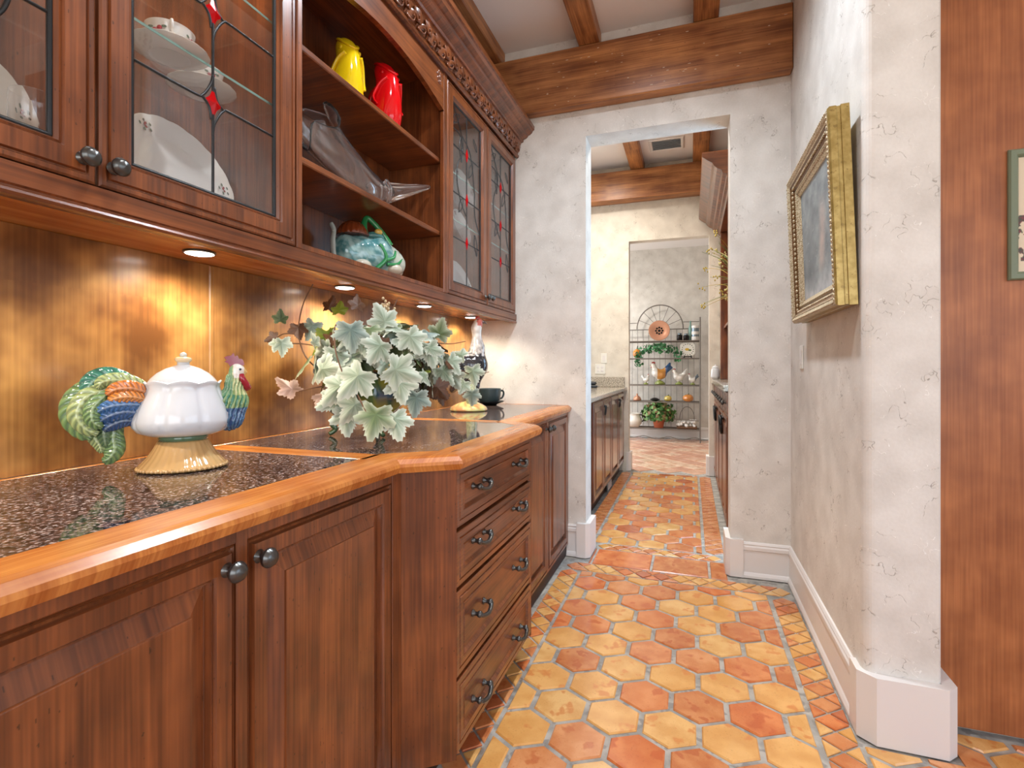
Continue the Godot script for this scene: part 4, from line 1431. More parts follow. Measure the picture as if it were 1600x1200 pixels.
	var plumes := [
		[[Vector3(-0.075, 0.176, 0), Vector3(-0.105, 0.196, 0), Vector3(-0.135, 0.208, 0), Vector3(-0.160, 0.200, 0), Vector3(-0.166, 0.182, 0.004), Vector3(-0.150, 0.168, 0.01)], 0.024, T],
		[[Vector3(-0.075, 0.190, 0.01), Vector3(-0.11, 0.203, 0.016), Vector3(-0.142, 0.200, 0.02), Vector3(-0.150, 0.184, 0.022)], 0.016, GL],
		[[Vector3(-0.12, 0.19, 0), Vector3(-0.165, 0.186, -0.004), Vector3(-0.190, 0.160, -0.004), Vector3(-0.194, 0.125, 0), Vector3(-0.178, 0.095, 0.006), Vector3(-0.160, 0.082, 0.012)], 0.024, G],
		[[Vector3(-0.13, 0.186, 0.01), Vector3(-0.168, 0.170, 0.014), Vector3(-0.184, 0.135, 0.016), Vector3(-0.172, 0.105, 0.018), Vector3(-0.150, 0.090, 0.02)], 0.019, GL],
		[[Vector3(-0.13, 0.18, 0.016), Vector3(-0.156, 0.150, 0.024), Vector3(-0.158, 0.120, 0.028), Vector3(-0.142, 0.104, 0.028)], 0.016, G],
		[[Vector3(-0.15, 0.12, 0), Vector3(-0.160, 0.090, 0), Vector3(-0.150, 0.066, 0.002), Vector3(-0.146, 0.048, 0.004)], 0.014, GL],
		[[Vector3(-0.12, 0.12, 0), Vector3(-0.126, 0.085, 0), Vector3(-0.124, 0.055, 0.002), Vector3(-0.134, 0.036, 0.004), Vector3(-0.146, 0.032, 0.006)], 0.019, G],
		[[Vector3(-0.135, 0.13, 0.004), Vector3(-0.142, 0.095, 0.006), Vector3(-0.138, 0.06, 0.008)], 0.015, L(96, 120, 78)],
		[[Vector3(-0.072, 0.178, 0.014), Vector3(-0.095, 0.186, 0.026), Vector3(-0.120, 0.184, 0.032), Vector3(-0.136, 0.172, 0.030)], 0.017, O],
		[[Vector3(-0.072, 0.162, 0.018), Vector3(-0.095, 0.168, 0.030), Vector3(-0.118, 0.166, 0.036), Vector3(-0.134, 0.158, 0.030)], 0.014, L(216, 130, 44)],
		[[Vector3(-0.076, 0.150, 0.016), Vector3(-0.105, 0.152, 0.030), Vector3(-0.132, 0.148, 0.034), Vector3(-0.152, 0.136, 0.026)], 0.016, B],
		[[Vector3(-0.082, 0.132, 0.014), Vector3(-0.108, 0.136, 0.026), Vector3(-0.132, 0.128, 0.030), Vector3(-0.148, 0.116, 0.022)], 0.017, L(44, 84, 138)],
		[[Vector3(-0.088, 0.114, 0.01), Vector3(-0.110, 0.116, 0.020), Vector3(-0.132, 0.106, 0.024), Vector3(-0.140, 0.096, 0.02)], 0.015, L(40, 74, 122)],
	]
	for q in plumes:
		plume(t, q[0], q[1], q[2], 1.0)
		if q[0][1].z > 0.012:
			var mir := []
			for p in q[0]:
				mir.append(Vector3(p.x, p.y, -p.z))
			plume(t, mir, q[1], q[2], -1.0)

func plume(t: Node, pts: Array, r: float, col: Color, side: float) -> void:
	# a ridged ceramic feather: wide across, with a raised shaft and slanting barbs
	var path := arc(pts, 14)
	var P := []
	var K := []
	var k := path.size()
	for i in k:
		var d: Vector3 = (path[mini(i + 1, k - 1)] - path[maxi(i - 1, 0)]).normalized()
		var z := Vector3(0, 0, 1)
		var s := z.cross(d).normalized()
		var w := d.cross(s).normalized()
		var f := float(i) / (k - 1)
		var half := r * (0.35 + 0.65 * sin(PI * clampf(f * 0.86 + 0.14, 0, 1))) * (1.0 if f < 0.9 else 0.8)
		if i == k - 1:
			half *= 0.35
		var row := PackedVector3Array()
		var cr := PackedColorArray()
		for j in 28:
			var a := TAU * j / 28
			var x := cos(a)
			var th := sin(a) * half * 0.55
			var barb := sin(f * 60.0 - absf(x) * 7.0) * 0.0015 * (1 if absf(x) > 0.12 else 0)
			th += signf(sin(a)) * (0.0028 * exp(-x * x * 40.0) + barb)
			row.append(path[i] + s * x * half + w * th)
			cr.append(col.lerp(Color(0.75, 0.75, 0.5), 0.18 * exp(-x * x * 40.0)) .lerp(Color(0.02, 0.05, 0.05), clampf(-barb * 480.0, 0, 0.55)))
		P.append(row)
		K.append(cr)
	for e in [0, P.size() - 1]:
		var cap := PackedVector3Array()
		var cc := PackedColorArray()
		for j in 28:
			cap.append(path[0] if e == 0 else path[k - 1])
			cc.append(col)
		if e == 0:
			P.insert(0, cap); K.insert(0, cc)
		else:
			P.append(cap); K.append(cc)
	var b := MB.new()
	b.grid(P, true, false, false, K)
	obj("tail_feather", b, M.glaze, t)

func leaf_mesh(c0: Color, c1: Color, edge: Color, fold: float, seed_: int) -> ArrayMesh:
	# a five-lobed vine leaf of unit width, stem at the origin, tip along +y, facing +z
	var r := RandomNumberGenerator.new()
	r.seed = seed_
	var lob := [[-2.75, 0.28], [-2.3, 0.48], [-1.85, 0.37], [-1.25, 0.57], [-0.80, 0.36], [-0.42, 0.47], [0.0, 0.70]]
	var pts := []
	for s in lob:
		pts.append(s)
	for i in range(lob.size() - 2, -1, -1):
		pts.append([-lob[i][0], lob[i][1]])
	var out := []
	for i in pts.size() - 1:
		var a: Array = pts[i]
		var e: Array = pts[i + 1]
		for k in 4:
			var f := k / 4.0
			var rad := lerpf(a[1], e[1], f) + (0.045 if k % 2 else -0.02) + r.randf_range(-0.02, 0.02)
			var ang := lerpf(a[0], e[0], f)
			out.append(Vector2(sin(ang), cos(ang)) * rad + Vector2(0, 0.18))
	var last: Array = pts[pts.size() - 1]
	out.append(Vector2(sin(last[0]), cos(last[0])) * last[1] + Vector2(0, 0.18))
	out.append(Vector2(0, -0.02))
	var lift := func(p: Vector2) -> float:
		var q := p - Vector2(0, 0.18)
		var ang := atan2(q.x, q.y)
		return -fold * absf(p.x) * 0.5 + 0.045 * cos(ang * 5.0) * q.length() - 0.25 * fold * p.y * p.y + 0.03 * sin(p.y * 17.0 + seed_) * absf(q.length())
	var b := MB.new()
	var n := out.size()
	var P := []
	var K := []
	for ringi in 4:
		var f: float = [0.0, 0.35, 0.72, 1.0][ringi]
		var row := PackedVector3Array()
		var kr := PackedColorArray()
		for i in n:
			var p := Vector2(0, 0.14).lerp(out[i], f)
			row.append(Vector3(p.x, p.y, lift.call(p)))
			var q := p - Vector2(0, 0.18)
			var vein := pow(absf(cos(atan2(q.x, q.y) * 2.6)), 18.0)
			var c := c0.lerp(c1, 0.5 + 0.5 * sin(i * 1.7 + ringi))
			c = c.lerp(edge, pow(f, 2.5) * 0.85)
			c = c.lerp(c0.darkened(0.5), vein * 0.6 * (1.0 - f * 0.5))
			c = c.lerp(c0.darkened(0.25), 0.55 * (1.0 - f))
			kr.append(c)
		P.append(row); K.append(kr)
	b.grid(P, true, false, true, K)
	return b.mesh()

func put_leaf(t: Node, m: Mesh, at: Vector3, size: float, face: Vector3, tip: Vector3, mat: Material) -> void:
	var o := place("leaf", m, mat, t, at)
	var z := face.normalized()
	var x := tip.cross(z)
	if x.length() < 0.1:
		x = Vector3.RIGHT.cross(z)
	x = x.normalized()
	var y := z.cross(x)
	o.basis = Basis(x, y, z).scaled_local(Vector3.ONE * size)

func build_arrangement() -> void:
	var base := Vector3(-1.06, TOP, -1.50)
	var t := thing("leaf_arrangement", "big artificial ivy arrangement of pale grape leaves in a footed majolica pot", "plant", base)
	# the footed pot
	var n := FastNoiseLite.new()
	n.frequency = 14.0
	var b := MB.new()
	var prof := [Vector2(0, 0.05), Vector2(0.05, 0.052), Vector2(0.095, 0.068), Vector2(0.128, 0.10), Vector2(0.138, 0.14), Vector2(0.130, 0.18), Vector2(0.114, 0.21), Vector2(0.110, 0.225), Vector2(0.124, 0.240), Vector2(0.128, 0.248), Vector2(0.120, 0.250), Vector2(0.108, 0.24), Vector2(0.0, 0.235)]
	var P := []
	var K := []
	for i in prof.size():
		var row := PackedVector3Array()
		var kr := PackedColorArray()
		for j in 48:
			var a := TAU * j / 48
			var w := 1.0 + 0.05 * cos(a * 8.0) * clampf(i / 3.0, 0, 1) * (1.0 if i < 10 else 0.0)
			var p := Vector3(cos(a) * prof[i].x * w, prof[i].y, sin(a) * prof[i].x * w)
			row.append(p)
			var v := n.get_noise_3dv(p)
			var c := L(96, 122, 62)
			if i > 6:
				c = L(196, 142, 30)
			elif v > 0.12:
				c = L(176, 160, 60)
			elif v < -0.2:
				c = L(44, 74, 104)
			kr.append(c)
		P.append(row); K.append(kr)
	b.grid(P, true, false, false, K)
	var pot := obj("pot", b, M.glaze, t)
	for k in 3:
		var a := TAU * k / 3 + 2.5
		var d := Vector3(cos(a), 0, sin(a))
		b = MB.new()
		b.col = L(70, 92, 60)
		b.tube(arc([d * 0.07 + Vector3(0, 0.065, 0), d * 0.105 + Vector3(0, 0.045, 0), d * 0.095 + Vector3(0, 0.022, 0), d * 0.115 + Vector3(0, 0.006, 0)], 5), 0.012, 0.007, 8)
		obj("foot", b, M.glaze, pot)
	# leaf shapes: pale sage, blue-grey, white-edged green, fresh green, pinkish brown
	var sage := L(168, 178, 156)
	var kinds := []
	for k in 3:
		kinds.append(leaf_mesh(L(126 - 8 * k, 144 - 4 * k, 116 - 6 * k), L(168, 178, 156), L(206, 210, 194), 0.35 + 0.2 * k, 3 + k))
	kinds.append(leaf_mesh(L(92, 114, 104), L(126, 144, 132), L(182, 190, 176), 0.5, 8))
	kinds.append(leaf_mesh(L(88, 110, 64), L(108, 126, 78), L(192, 196, 172), 0.25, 9))
	kinds.append(leaf_mesh(L(112, 130, 34), L(140, 150, 46), L(132, 142, 52), 0.3, 10))
	kinds.append(leaf_mesh(L(132, 98, 82), L(152, 118, 102), L(172, 140, 122), 0.3, 11))
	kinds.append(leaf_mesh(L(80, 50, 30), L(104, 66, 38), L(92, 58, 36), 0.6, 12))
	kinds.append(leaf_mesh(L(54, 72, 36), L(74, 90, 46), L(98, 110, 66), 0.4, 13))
	var cam := Vector3(0, 1.15, 0)
	# chosen leaves: place, size, kind, tip direction
	var list := [[Vector3(-1.180, 1.075, -1.305), 0.105, 6, Vector3(-0.8, 0.5, 0.3)], [Vector3(-1.085, 1.035, -1.31), 0.10, 6, Vector3(0.5, -0.7, -0.3)], [Vector3(-1.01, 1.205, -1.28), 0.105, 0, Vector3(0.2, -1, 0)],
		[Vector3(-0.825, 1.000, -1.225), 0.135, 4, Vector3(-0.1, -1, 0.2)], [Vector3(-0.79, 0.985, -1.255), 0.120, 1, Vector3(0.3, -1, 0.1)], [Vector3(-0.90, 1.02, -1.24), 0.115, 0, Vector3(-0.5, -0.8, 0.2)], [Vector3(-0.985, 1.03, -1.27), 0.11, 2, Vector3(-0.7, -0.6, 0)], [Vector3(-0.945, 0.99, -1.25), 0.115, 0, Vector3(0.1, -1, 0.1)],
		[Vector3(-0.875, 1.14, -1.225), 0.145, 1, Vector3(-0.5, -0.7, 0)], [Vector3(-0.82, 1.15, -1.285), 0.14, 0, Vector3(0.8, -0.2, 0)], [Vector3(-0.94, 1.11, -1.235), 0.135, 2, Vector3(-0.6, -0.7, 0.1)], [Vector3(-0.815, 1.07, -1.425), 0.115, 3, Vector3(-0.1, -1, 0)],
		[Vector3(-0.885, 1.15, -2.02), 0.115, 1, Vector3(0.2, -1, 0)], [Vector3(-0.925, 1.01, -2.11), 0.10, 3, Vector3(0, -1, 0)], [Vector3(-0.92, 1.20, -2.01), 0.09, 2, Vector3(-0.6, 0.2, 0)], [Vector3(-0.90, 1.09, -1.98), 0.085, 0, Vector3(-0.4, -0.9, 0)],
		[Vector3(-1.265, 1.300, -1.332), 0.06, 8, Vector3(0, 1, 0)], [Vector3(-1.25, 1.24, -1.322), 0.085, 3, Vector3(0.1, -1, 0)], [Vector3(-1.285, 1.25, -1.339), 0.06, 7, Vector3(-1, -0.3, 0)], [Vector3(-1.22, 1.29, -1.36), 0.075, 7, Vector3(0.1, -0.6, 0)], [Vector3(-1.275, 1.235, -1.33), 0.055, 0, Vector3(-0.3, -0.7, 0)],
		[Vector3(-1.14, 1.27, -1.403), 0.115, 5, Vector3(0.2, -1, 0)], [Vector3(-1.19, 1.30, -1.40), 0.095, 3, Vector3(-0.3, -0.8, 0)], [Vector3(-1.17, 1.35, -1.45), 0.075, 7, Vector3(0.2, 1, 0)], [Vector3(-1.05, 1.35, -1.45), 0.075, 7, Vector3(0.3, 1, 0)], [Vector3(-1.12, 1.335, -1.44), 0.07, 5, Vector3(0, 1, 0)],
		[Vector3(-0.94, 1.275, -1.26), 0.125, 3, Vector3(0.1, -1, 0)], [Vector3(-0.92, 1.285, -1.42), 0.12, 0, Vector3(-0.4, 0.6, 0)], [Vector3(-0.85, 1.225, -1.29), 0.12, 1, Vector3(-0.5, -0.4, 0)], [Vector3(-0.83, 1.26, -1.40), 0.12, 0, Vector3(0.5, -0.7, 0)], [Vector3(-0.84, 1.23, -1.55), 0.125, 1, Vector3(0.2, -0.8, 0)], [Vector3(-0.85, 1.15, -1.66), 0.12, 2, Vector3(0.7, -0.5, 0)], [Vector3(-0.86, 1.19, -1.75), 0.115, 0, Vector3(0.6, -0.6, 0)], [Vector3(-0.88, 1.13, -1.80), 0.11, 0, Vector3(0.5, -0.8, 0)], [Vector3(-0.87, 1.26, -1.68), 0.11, 4, Vector3(0.2, 0.8, 0)], [Vector3(-0.84, 1.09, -1.60), 0.10, 7, Vector3(0.6, -0.6, 0)], [Vector3(-0.86, 1.03, -1.68), 0.08, 7, Vector3(0.2, -1, 0)], [Vector3(-0.80, 1.12, -1.30), 0.12, 0, Vector3(0.2, -1, 0)]]
	for q in list:
		var p: Vector3 = q[0]
		var to := (cam - p).normalized()
		var face := (to + Vector3(rng.randf_range(-0.5, 0.5), rng.randf_range(-0.1, 0.55), rng.randf_range(-0.5, 0.5))).normalized()
		put_leaf(t, kinds[q[2]], p - base + Vector3(0, 0.035 if p.y < 1.06 else 0.0, 0), q[1] * 0.80, face, q[3], M.leaf)
	for k in 250:
		# the body of the bunch, an ellipsoid of leaves facing outwards
		var a := rng.randf_range(0, TAU)
		var e := rng.randf_range(-0.45, 1.2)
		var d := Vector3(cos(a) * cos(e), sin(e), sin(a) * cos(e))
		var rad := rng.randf_range(0.55, 1.0)
		var p := Vector3(0.01, 0.225, -0.05) + Vector3(d.x * 0.21, d.y * 0.17, d.z * 0.32) * rad + Vector3(0.03, 0, 0)
		if p.x < -0.17:
			p.x = -0.17
		if p.z > 0.02 and p.y < 0.22:
			p.y += 0.11
		p.y = maxf(p.y, 0.08)
		var kd: int = [0, 1, 2, 0, 1, 3, 3, 4, 4, 5, 7, 8, 1, 2, 7][rng.randi() % 15]
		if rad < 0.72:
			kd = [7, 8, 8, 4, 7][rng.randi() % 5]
		var face := (d + Vector3(rng.randf_range(-0.5, 0.5), rng.randf_range(-0.2, 0.6), rng.randf_range(-0.5, 0.5))).normalized()
		put_leaf(t, kinds[kd], p, rng.randf_range(0.045, 0.092), face, Vector3(rng.randf_range(-1, 1), rng.randf_range(-1, 0.2), rng.randf_range(-1, 1)), M.leaf)
	# stems
	var stems := [[Vector3(-1.05, 1.10, -1.42), Vector3(-1.16, 1.16, -1.36), Vector3(-1.215, 1.25, -1.36), Vector3(-1.21, 1.35, -1.37), Vector3(-1.175, 1.425, -1.38)], [Vector3(-1.10, 1.2, -1.42), Vector3(-1.18, 1.225, -1.37), Vector3(-1.25, 1.23, -1.335)], [Vector3(-1.22, 1.26, -1.36), Vector3(-1.26, 1.26, -1.34), Vector3(-1.30, 1.24, -1.34)], [Vector3(-1.0, 1.1, -1.42), Vector3(-1.1, 1.09, -1.33), Vector3(-1.17, 1.075, -1.31)], [Vector3(-0.98, 1.2, -1.45), Vector3(-0.93, 1.24, -1.7), Vector3(-0.95, 1.25, -1.95), Vector3(-0.93, 1.265, -2.05)], [Vector3(-0.98, 1.18, -1.45), Vector3(-0.90, 1.16, -1.8), Vector3(-0.90, 1.12, -2.05), Vector3(-0.88, 1.13, -2.2)], [Vector3(-0.98, 1.2, -1.40), Vector3(-0.95, 1.3, -1.46), Vector3(-0.93, 1.38, -1.5)], [Vector3(-1.0, 1.15, -1.42), Vector3(-0.91, 1.1, -1.24), Vector3(-0.84, 1.0, -1.215), Vector3(-0.86, 0.96, -1.22)], [Vector3(-0.99, 1.2, -1.4), Vector3(-0.99, 1.28, -1.27), Vector3(-0.96, 1.2, -1.22), Vector3(-0.92, 1.1, -1.22)]]
	for s in stems:
		b = MB.new()
		var pts := []
		for p in s:
			pts.append(p - base)
		b.tube(arc(pts, 6), 0.0028, 0.0018, 6)
		obj("stem", b, M.stem, t)
	# small clusters of berries
	for q in [[Vector3(-0.86, 1.14, -1.36), L(150, 140, 70)], [Vector3(-0.87, 1.25, -1.5), L(150, 160, 50)], [Vector3(-0.98, 1.355, -1.50), L(206, 180, 140)], [Vector3(-0.99, 1.06, -1.31), L(196, 140, 40)]]:
		b = MB.new()
		b.col = q[1]
		for k in 26:
			var d := Vector3(rng.randfn(), rng.randfn(), rng.randfn()).normalized()
			b.ball(q[0] - base + d * rng.randf_range(0.008, 0.034), Vector3.ONE * 0.0055, 6, 4)
		var o := obj("berry_cluster", b, M.matte, t)
		o.set_meta("kind", "stuff")

func build_guinea_hen() -> void:
	var t := thing("bird_statue", "tall speckled ceramic guinea hen statue standing right of the leafy arrangement", "figurine", Vector3(-1.115, TOP, -2.50), 0.36)
	var n := FastNoiseLite.new()
	n.frequency = 55.0
	n.noise_type = FastNoiseLite.TYPE_CELLULAR
	var bones := [[Vector3(-0.012, 0.225, 0), Vector3(0.030, 0.240, 0), 0.075, 0.070], [Vector3(0.030, 0.250, 0), Vector3(0.046, 0.330, 0), 0.055, 0.034], [Vector3(0.046, 0.330, 0), Vector3(0.040, 0.440, 0), 0.032, 0.019], [Vector3(0.040, 0.440, 0), Vector3(0.052, 0.470, 0), 0.020, 0.021], [Vector3(-0.03, 0.20, 0), Vector3(-0.085, 0.115, 0), 0.055, 0.018], [Vector3(0.02, 0.19, 0), Vector3(0.02, 0.14, 0.0), 0.05, 0.04], [Vector3(-0.03, 0.25, 0.03), Vector3(-0.07, 0.17, 0.03), 0.045, 0.02], [Vector3(-0.03, 0.25, -0.03), Vector3(-0.07, 0.17, -0.03), 0.045, 0.02]]
	var bump := func(p: Vector3) -> float: return 0.0028 * n.get_noise_3dv(p)
	var paint := func(p: Vector3, _g: Vector3) -> Color:
		var v := n.get_noise_3dv(p)
		if p.y > 0.452 and p.x > 0.044:
			return L(176, 84, 70)
		if p.y > 0.395:
			return L(214, 208, 198)
		if p.y > 0.29:
			return L(206, 198, 190).lerp(L(40, 40, 48), clampf((v + 0.62) * 4.0, 0, 1) * clampf((0.40 - p.y) * 10.0, 0, 1))
		if p.x < -0.045 and p.y < 0.2:
			return L(60, 46, 42).lerp(L(120, 104, 96), clampf(-(v + 0.75) * 6.0, 0, 1))
		return L(34, 35, 42).lerp(L(176, 172, 176), clampf(-(v + 0.72) * 7.0, 0, 1))
	var b := MB.new()
	nets(b, bones, 0.03, 0.0062, paint, bump)
	var bd := obj("body", b, M.glaze, t)
	b = MB.new()
	b.col = L(186, 70, 60)
	b.ball(Vector3(0.047, 0.492, 0), Vector3(0.014, 0.013, 0.009))
	b.ball(Vector3(0.062, 0.455, 0.010), Vector3(0.010, 0.014, 0.006))
	b.ball(Vector3(0.062, 0.455, -0.010), Vector3(0.010, 0.014, 0.006))
	obj("red_wattle", b, M.glaze, bd)
	b = MB.new()
	b.col = L(70, 58, 54)
	b.tube([Vector3(0.068, 0.474, 0), Vector3(0.085, 0.470, 0), Vector3(0.096, 0.463, 0)], 0.009, 0.002, 8)
	obj("beak", b, M.glaze, bd)
	var paint2 := func(p: Vector3, _g: Vector3) -> Color:
		return L(70, 108, 74).lerp(L(196, 196, 150), clampf((n.get_noise_3dv(p * 1.6) + 0.75) * 3.0, 0, 1))
	for s in [-1.0, 1.0]:
		b = MB.new()
		nets(b, [[Vector3(0.016, 0.04, 0.026 * s), Vector3(0.016, 0.15, 0.026 * s), 0.030, 0.026]], 0.01, 0.007, paint2)
		obj("leg", b, M.glaze, t)
	b = MB.new()
	var P := []
	var K := []
	for q in [[0.0, 0.0], [0.094, 0.0], [0.100, 0.008], [0.094, 0.022], [0.072, 0.036], [0.045, 0.048], [0.0, 0.054]]:
		var row := PackedVector3Array()
		var kr := PackedColorArray()
		for j in 32:
			var a := TAU * j / 32
			var p := Vector3(cos(a) * q[0], q[1], sin(a) * q[0] * 0.8)
			var v := n.get_noise_3dv(p * 0.6)
			row.append(p)
			kr.append(L(206, 194, 122) if v < -0.5 else L(196, 140, 90) if v < -0.25 else L(150, 120, 84))
		P.append(row); K.append(kr)
	b.grid(P, true, false, false, K)
	obj("mound_base", b, M.glaze, t)

func build_cup() -> void:
	var at := Vector3(-1.175, TOP, -2.945)
	var t := thing("saucer", "wide dark teal saucer under the cup by the end wall", "saucer", at)
	var b := MB.new()
	b.lathe([Vector2(0, 0.001), Vector2(0.045, 0.001), Vector2(0.05, 0.006), Vector2(0.085, 0.018), Vector2(0.092, 0.024), Vector2(0.089, 0.025), Vector2(0.05, 0.011), Vector2(0, 0.009)], 40)
	obj("dish", b, M.black, t)
	t = thing("cup", "dark teal coffee cup on its saucer by the end wall", "cup", at + Vector3(0, 0.0115, 0), 0.9)
	b = MB.new()
	b.lathe([Vector2(0, 0.0), Vector2(0.038, 0.0), Vector2(0.055, 0.006), Vector2(0.066, 0.022), Vector2(0.071, 0.05), Vector2(0.073, 0.088), Vector2(0.072, 0.090), Vector2(0.069, 0.086), Vector2(0.066, 0.05), Vector2(0.058, 0.018), Vector2(0, 0.008)], 40)
	obj("bowl", b, M.teal_cup, t)
	b = MB.new()
	b.tube(arc([Vector3(0.070, 0.072, 0), Vector3(0.095, 0.074, 0), Vector3(0.104, 0.055, 0), Vector3(0.092, 0.03, 0), Vector3(0.066, 0.024, 0)], 6), 0.0062, -1, 8, 1.0, Vector3.BACK)
	obj("handle", b, M.teal_cup, t)

func gluggle(called: String, label: String, mat: Material, at: Vector3, turn: float, s: float) -> void:
	# a fish jug standing on its belly, mouth up, tail curled back as the handle
	var t := thing(called, label, "jug", at, turn)
	var b := MB.new()
	b.xf = Transform3D(Basis.from_scale(Vector3(1.12, 1, 1.15) * s), Vector3.ZERO)
	var P := []
	for q in [[0, 0.0, 0.0, 0.0], [0.045, 0.0, 0.0, 0.9], [0.060, 0.02, 0.0, 0.88], [0.066, 0.06, 0.003, 0.84], [0.064, 0.10, 0.008, 0.82], [0.056, 0.14, 0.014, 0.82], [0.046, 0.175, 0.018, 0.86], [0.044, 0.205, 0.016, 0.9], [0.043, 0.235, 0.008, 0.9], [0.037, 0.262, -0.004, 0.86], [0.026, 0.282, -0.016, 0.8], [0.012, 0.29, -0.022, 0.7], [0.0, 0.287, -0.02, 0.7]]:
		var row := PackedVector3Array()
		for j in 28:
			var a := TAU * j / 28
			row.append(Vector3(q[2] + cos(a) * q[0], q[1], sin(a) * q[0] * q[3]))
		P.append(row)
	b.grid(P, true)
	var bd := obj("body", b, mat, t)
	var c := MB.new()
	c.xf = b.xf
	# lips, fins and the tail handle
	c.tube(arc([Vector3(-0.028, 0.284, -0.02), Vector3(0.012, 0.262, -0.032), Vector3(0.044, 0.235, -0.022), Vector3(0.056, 0.222, 0), Vector3(0.044, 0.235, 0.022), Vector3(0.012, 0.262, 0.032), Vector3(-0.028, 0.284, 0.02)], 4), 0.006, -1, 8)
	obj("lip", c, mat, bd)
	c = MB.new()
	c.xf = b.xf
	for sd in [-1.0, 1.0]:
		c.tube(arc([Vector3(0.050, 0.195, 0.024 * sd), Vector3(0.030, 0.170, 0.042 * sd), Vector3(0.012, 0.12, 0.056 * sd), Vector3(0.030, 0.085, 0.054 * sd)], 5), 0.013, 0.006, 8, 0.6)
		c.ball(Vector3(0.030, 0.222, 0.034 * sd), Vector3(0.010, 0.010, 0.006))
	obj("fin", c, mat, bd)
	c = MB.new()
	c.xf = b.xf
	c.tube(arc([Vector3(-0.050, 0.03, 0), Vector3(-0.088, 0.07, 0), Vector3(-0.094, 0.13, 0), Vector3(-0.07, 0.185, 0), Vector3(-0.034, 0.20, 0)], 6), 0.017, 0.012, 10, 0.8)
	obj("tail_handle", c, mat, bd)

func build_crystal() -> void:
	# a tall flared glass vase: fluted mouth at one end, pulled to a twisted point at the other
	var t := thing("glass_sculpture", "clear swooping glass shell vase on the middle open shelf", "vase", Vector3(-1.17, 1.7695, -1.75), 0.0)
	var path := arc([Vector3(-0.02, 0.190, 0.36), Vector3(-0.01, 0.150, 0.30), Vector3(0.0, 0.105, 0.20), Vector3(0.0, 0.072, 0.08), Vector3(0.0, 0.082, -0.02), Vector3(0.02, 0.120, -0.13), Vector3(0.04, 0.165, -0.24), Vector3(0.055, 0.196, -0.315)], 5)
	var P := []
	var Q := []
	var k := path.size()
	for i in k:
		var f := float(i) / (k - 1)
		var d: Vector3 = (path[mini(i + 1, k - 1)] - path[maxi(i - 1, 0)]).normalized()
		var s := Vector3(1, 0, 0)
		var w := s.cross(d).normalized()
		var r := 0.078 * pow(1.0 - f * 0.6, 0.9) * (1.0 + 0.28 * pow(maxf(0.0, 1.0 - f * 6.0), 2.0)) + 0.006
		if f > 0.5:
			r = lerpf(0.060, 0.007, pow((f - 0.5) * 2.0, 0.65))
		var row := PackedVector3Array()
		var rin := PackedVector3Array()
		for j in 36:
			var a := TAU * j / 36 + f * 1.2
			var wav := 1.0 + 0.16 * sin(a * 4.0) * clampf(1.0 - f * 2.4, 0, 1) + 0.10 * sin(a * 6.0) * clampf((f - 0.45) * 4.0, 0, 1)
			var shift := d * 0.03 * sin(a * 4.0 + 1.0) * clampf(1.0 - f * 6.0, 0, 1)
			row.append(path[i] + shift + (s * cos(a) * 0.72 + w * sin(a)) * r * wav)
			var r2 := maxf(r - 0.007, r * 0.35)
			rin.append(path[i] + shift + (s * cos(a) * 0.72 + w * sin(a)) * r2 * wav)
		P.append(row)
		if f < 0.62:
			Q.append(rin)
	var b := MB.new()
	Q.reverse()
	var cap := PackedVector3Array()
	for j in 36:
		cap.append(path[int(k * 0.64)])
	var all := [cap] + Q + P
	var end := PackedVector3Array()
	for j in 36:
		end.append(path[k - 1] + Vector3(0.004, 0, 0))
	all.append(end)
	b.grid(all, true)
	obj("glass_body", b, M.crystal, t)
	b = MB.new()
	for sd in [-1.0, 1.0]:
		b.tube(arc([Vector3(0.028 * sd, 0.004, 0.03), Vector3(0.040 * sd, 0.03, 0.0), Vector3(0.036 * sd, 0.09, -0.03), Vector3(0.036 * sd, 0.12, 0.0), Vector3(0.04 * sd, 0.09, 0.03)], 5), 0.008, 0.005, 8)
	b.lathe([Vector2(0, 0.0005), Vector2(0.045, 0.0005), Vector2(0.05, 0.006), Vector2(0.03, 0.014), Vector2(0, 0.016)], 24)
	obj("glass_foot", b, M.crystal, t)

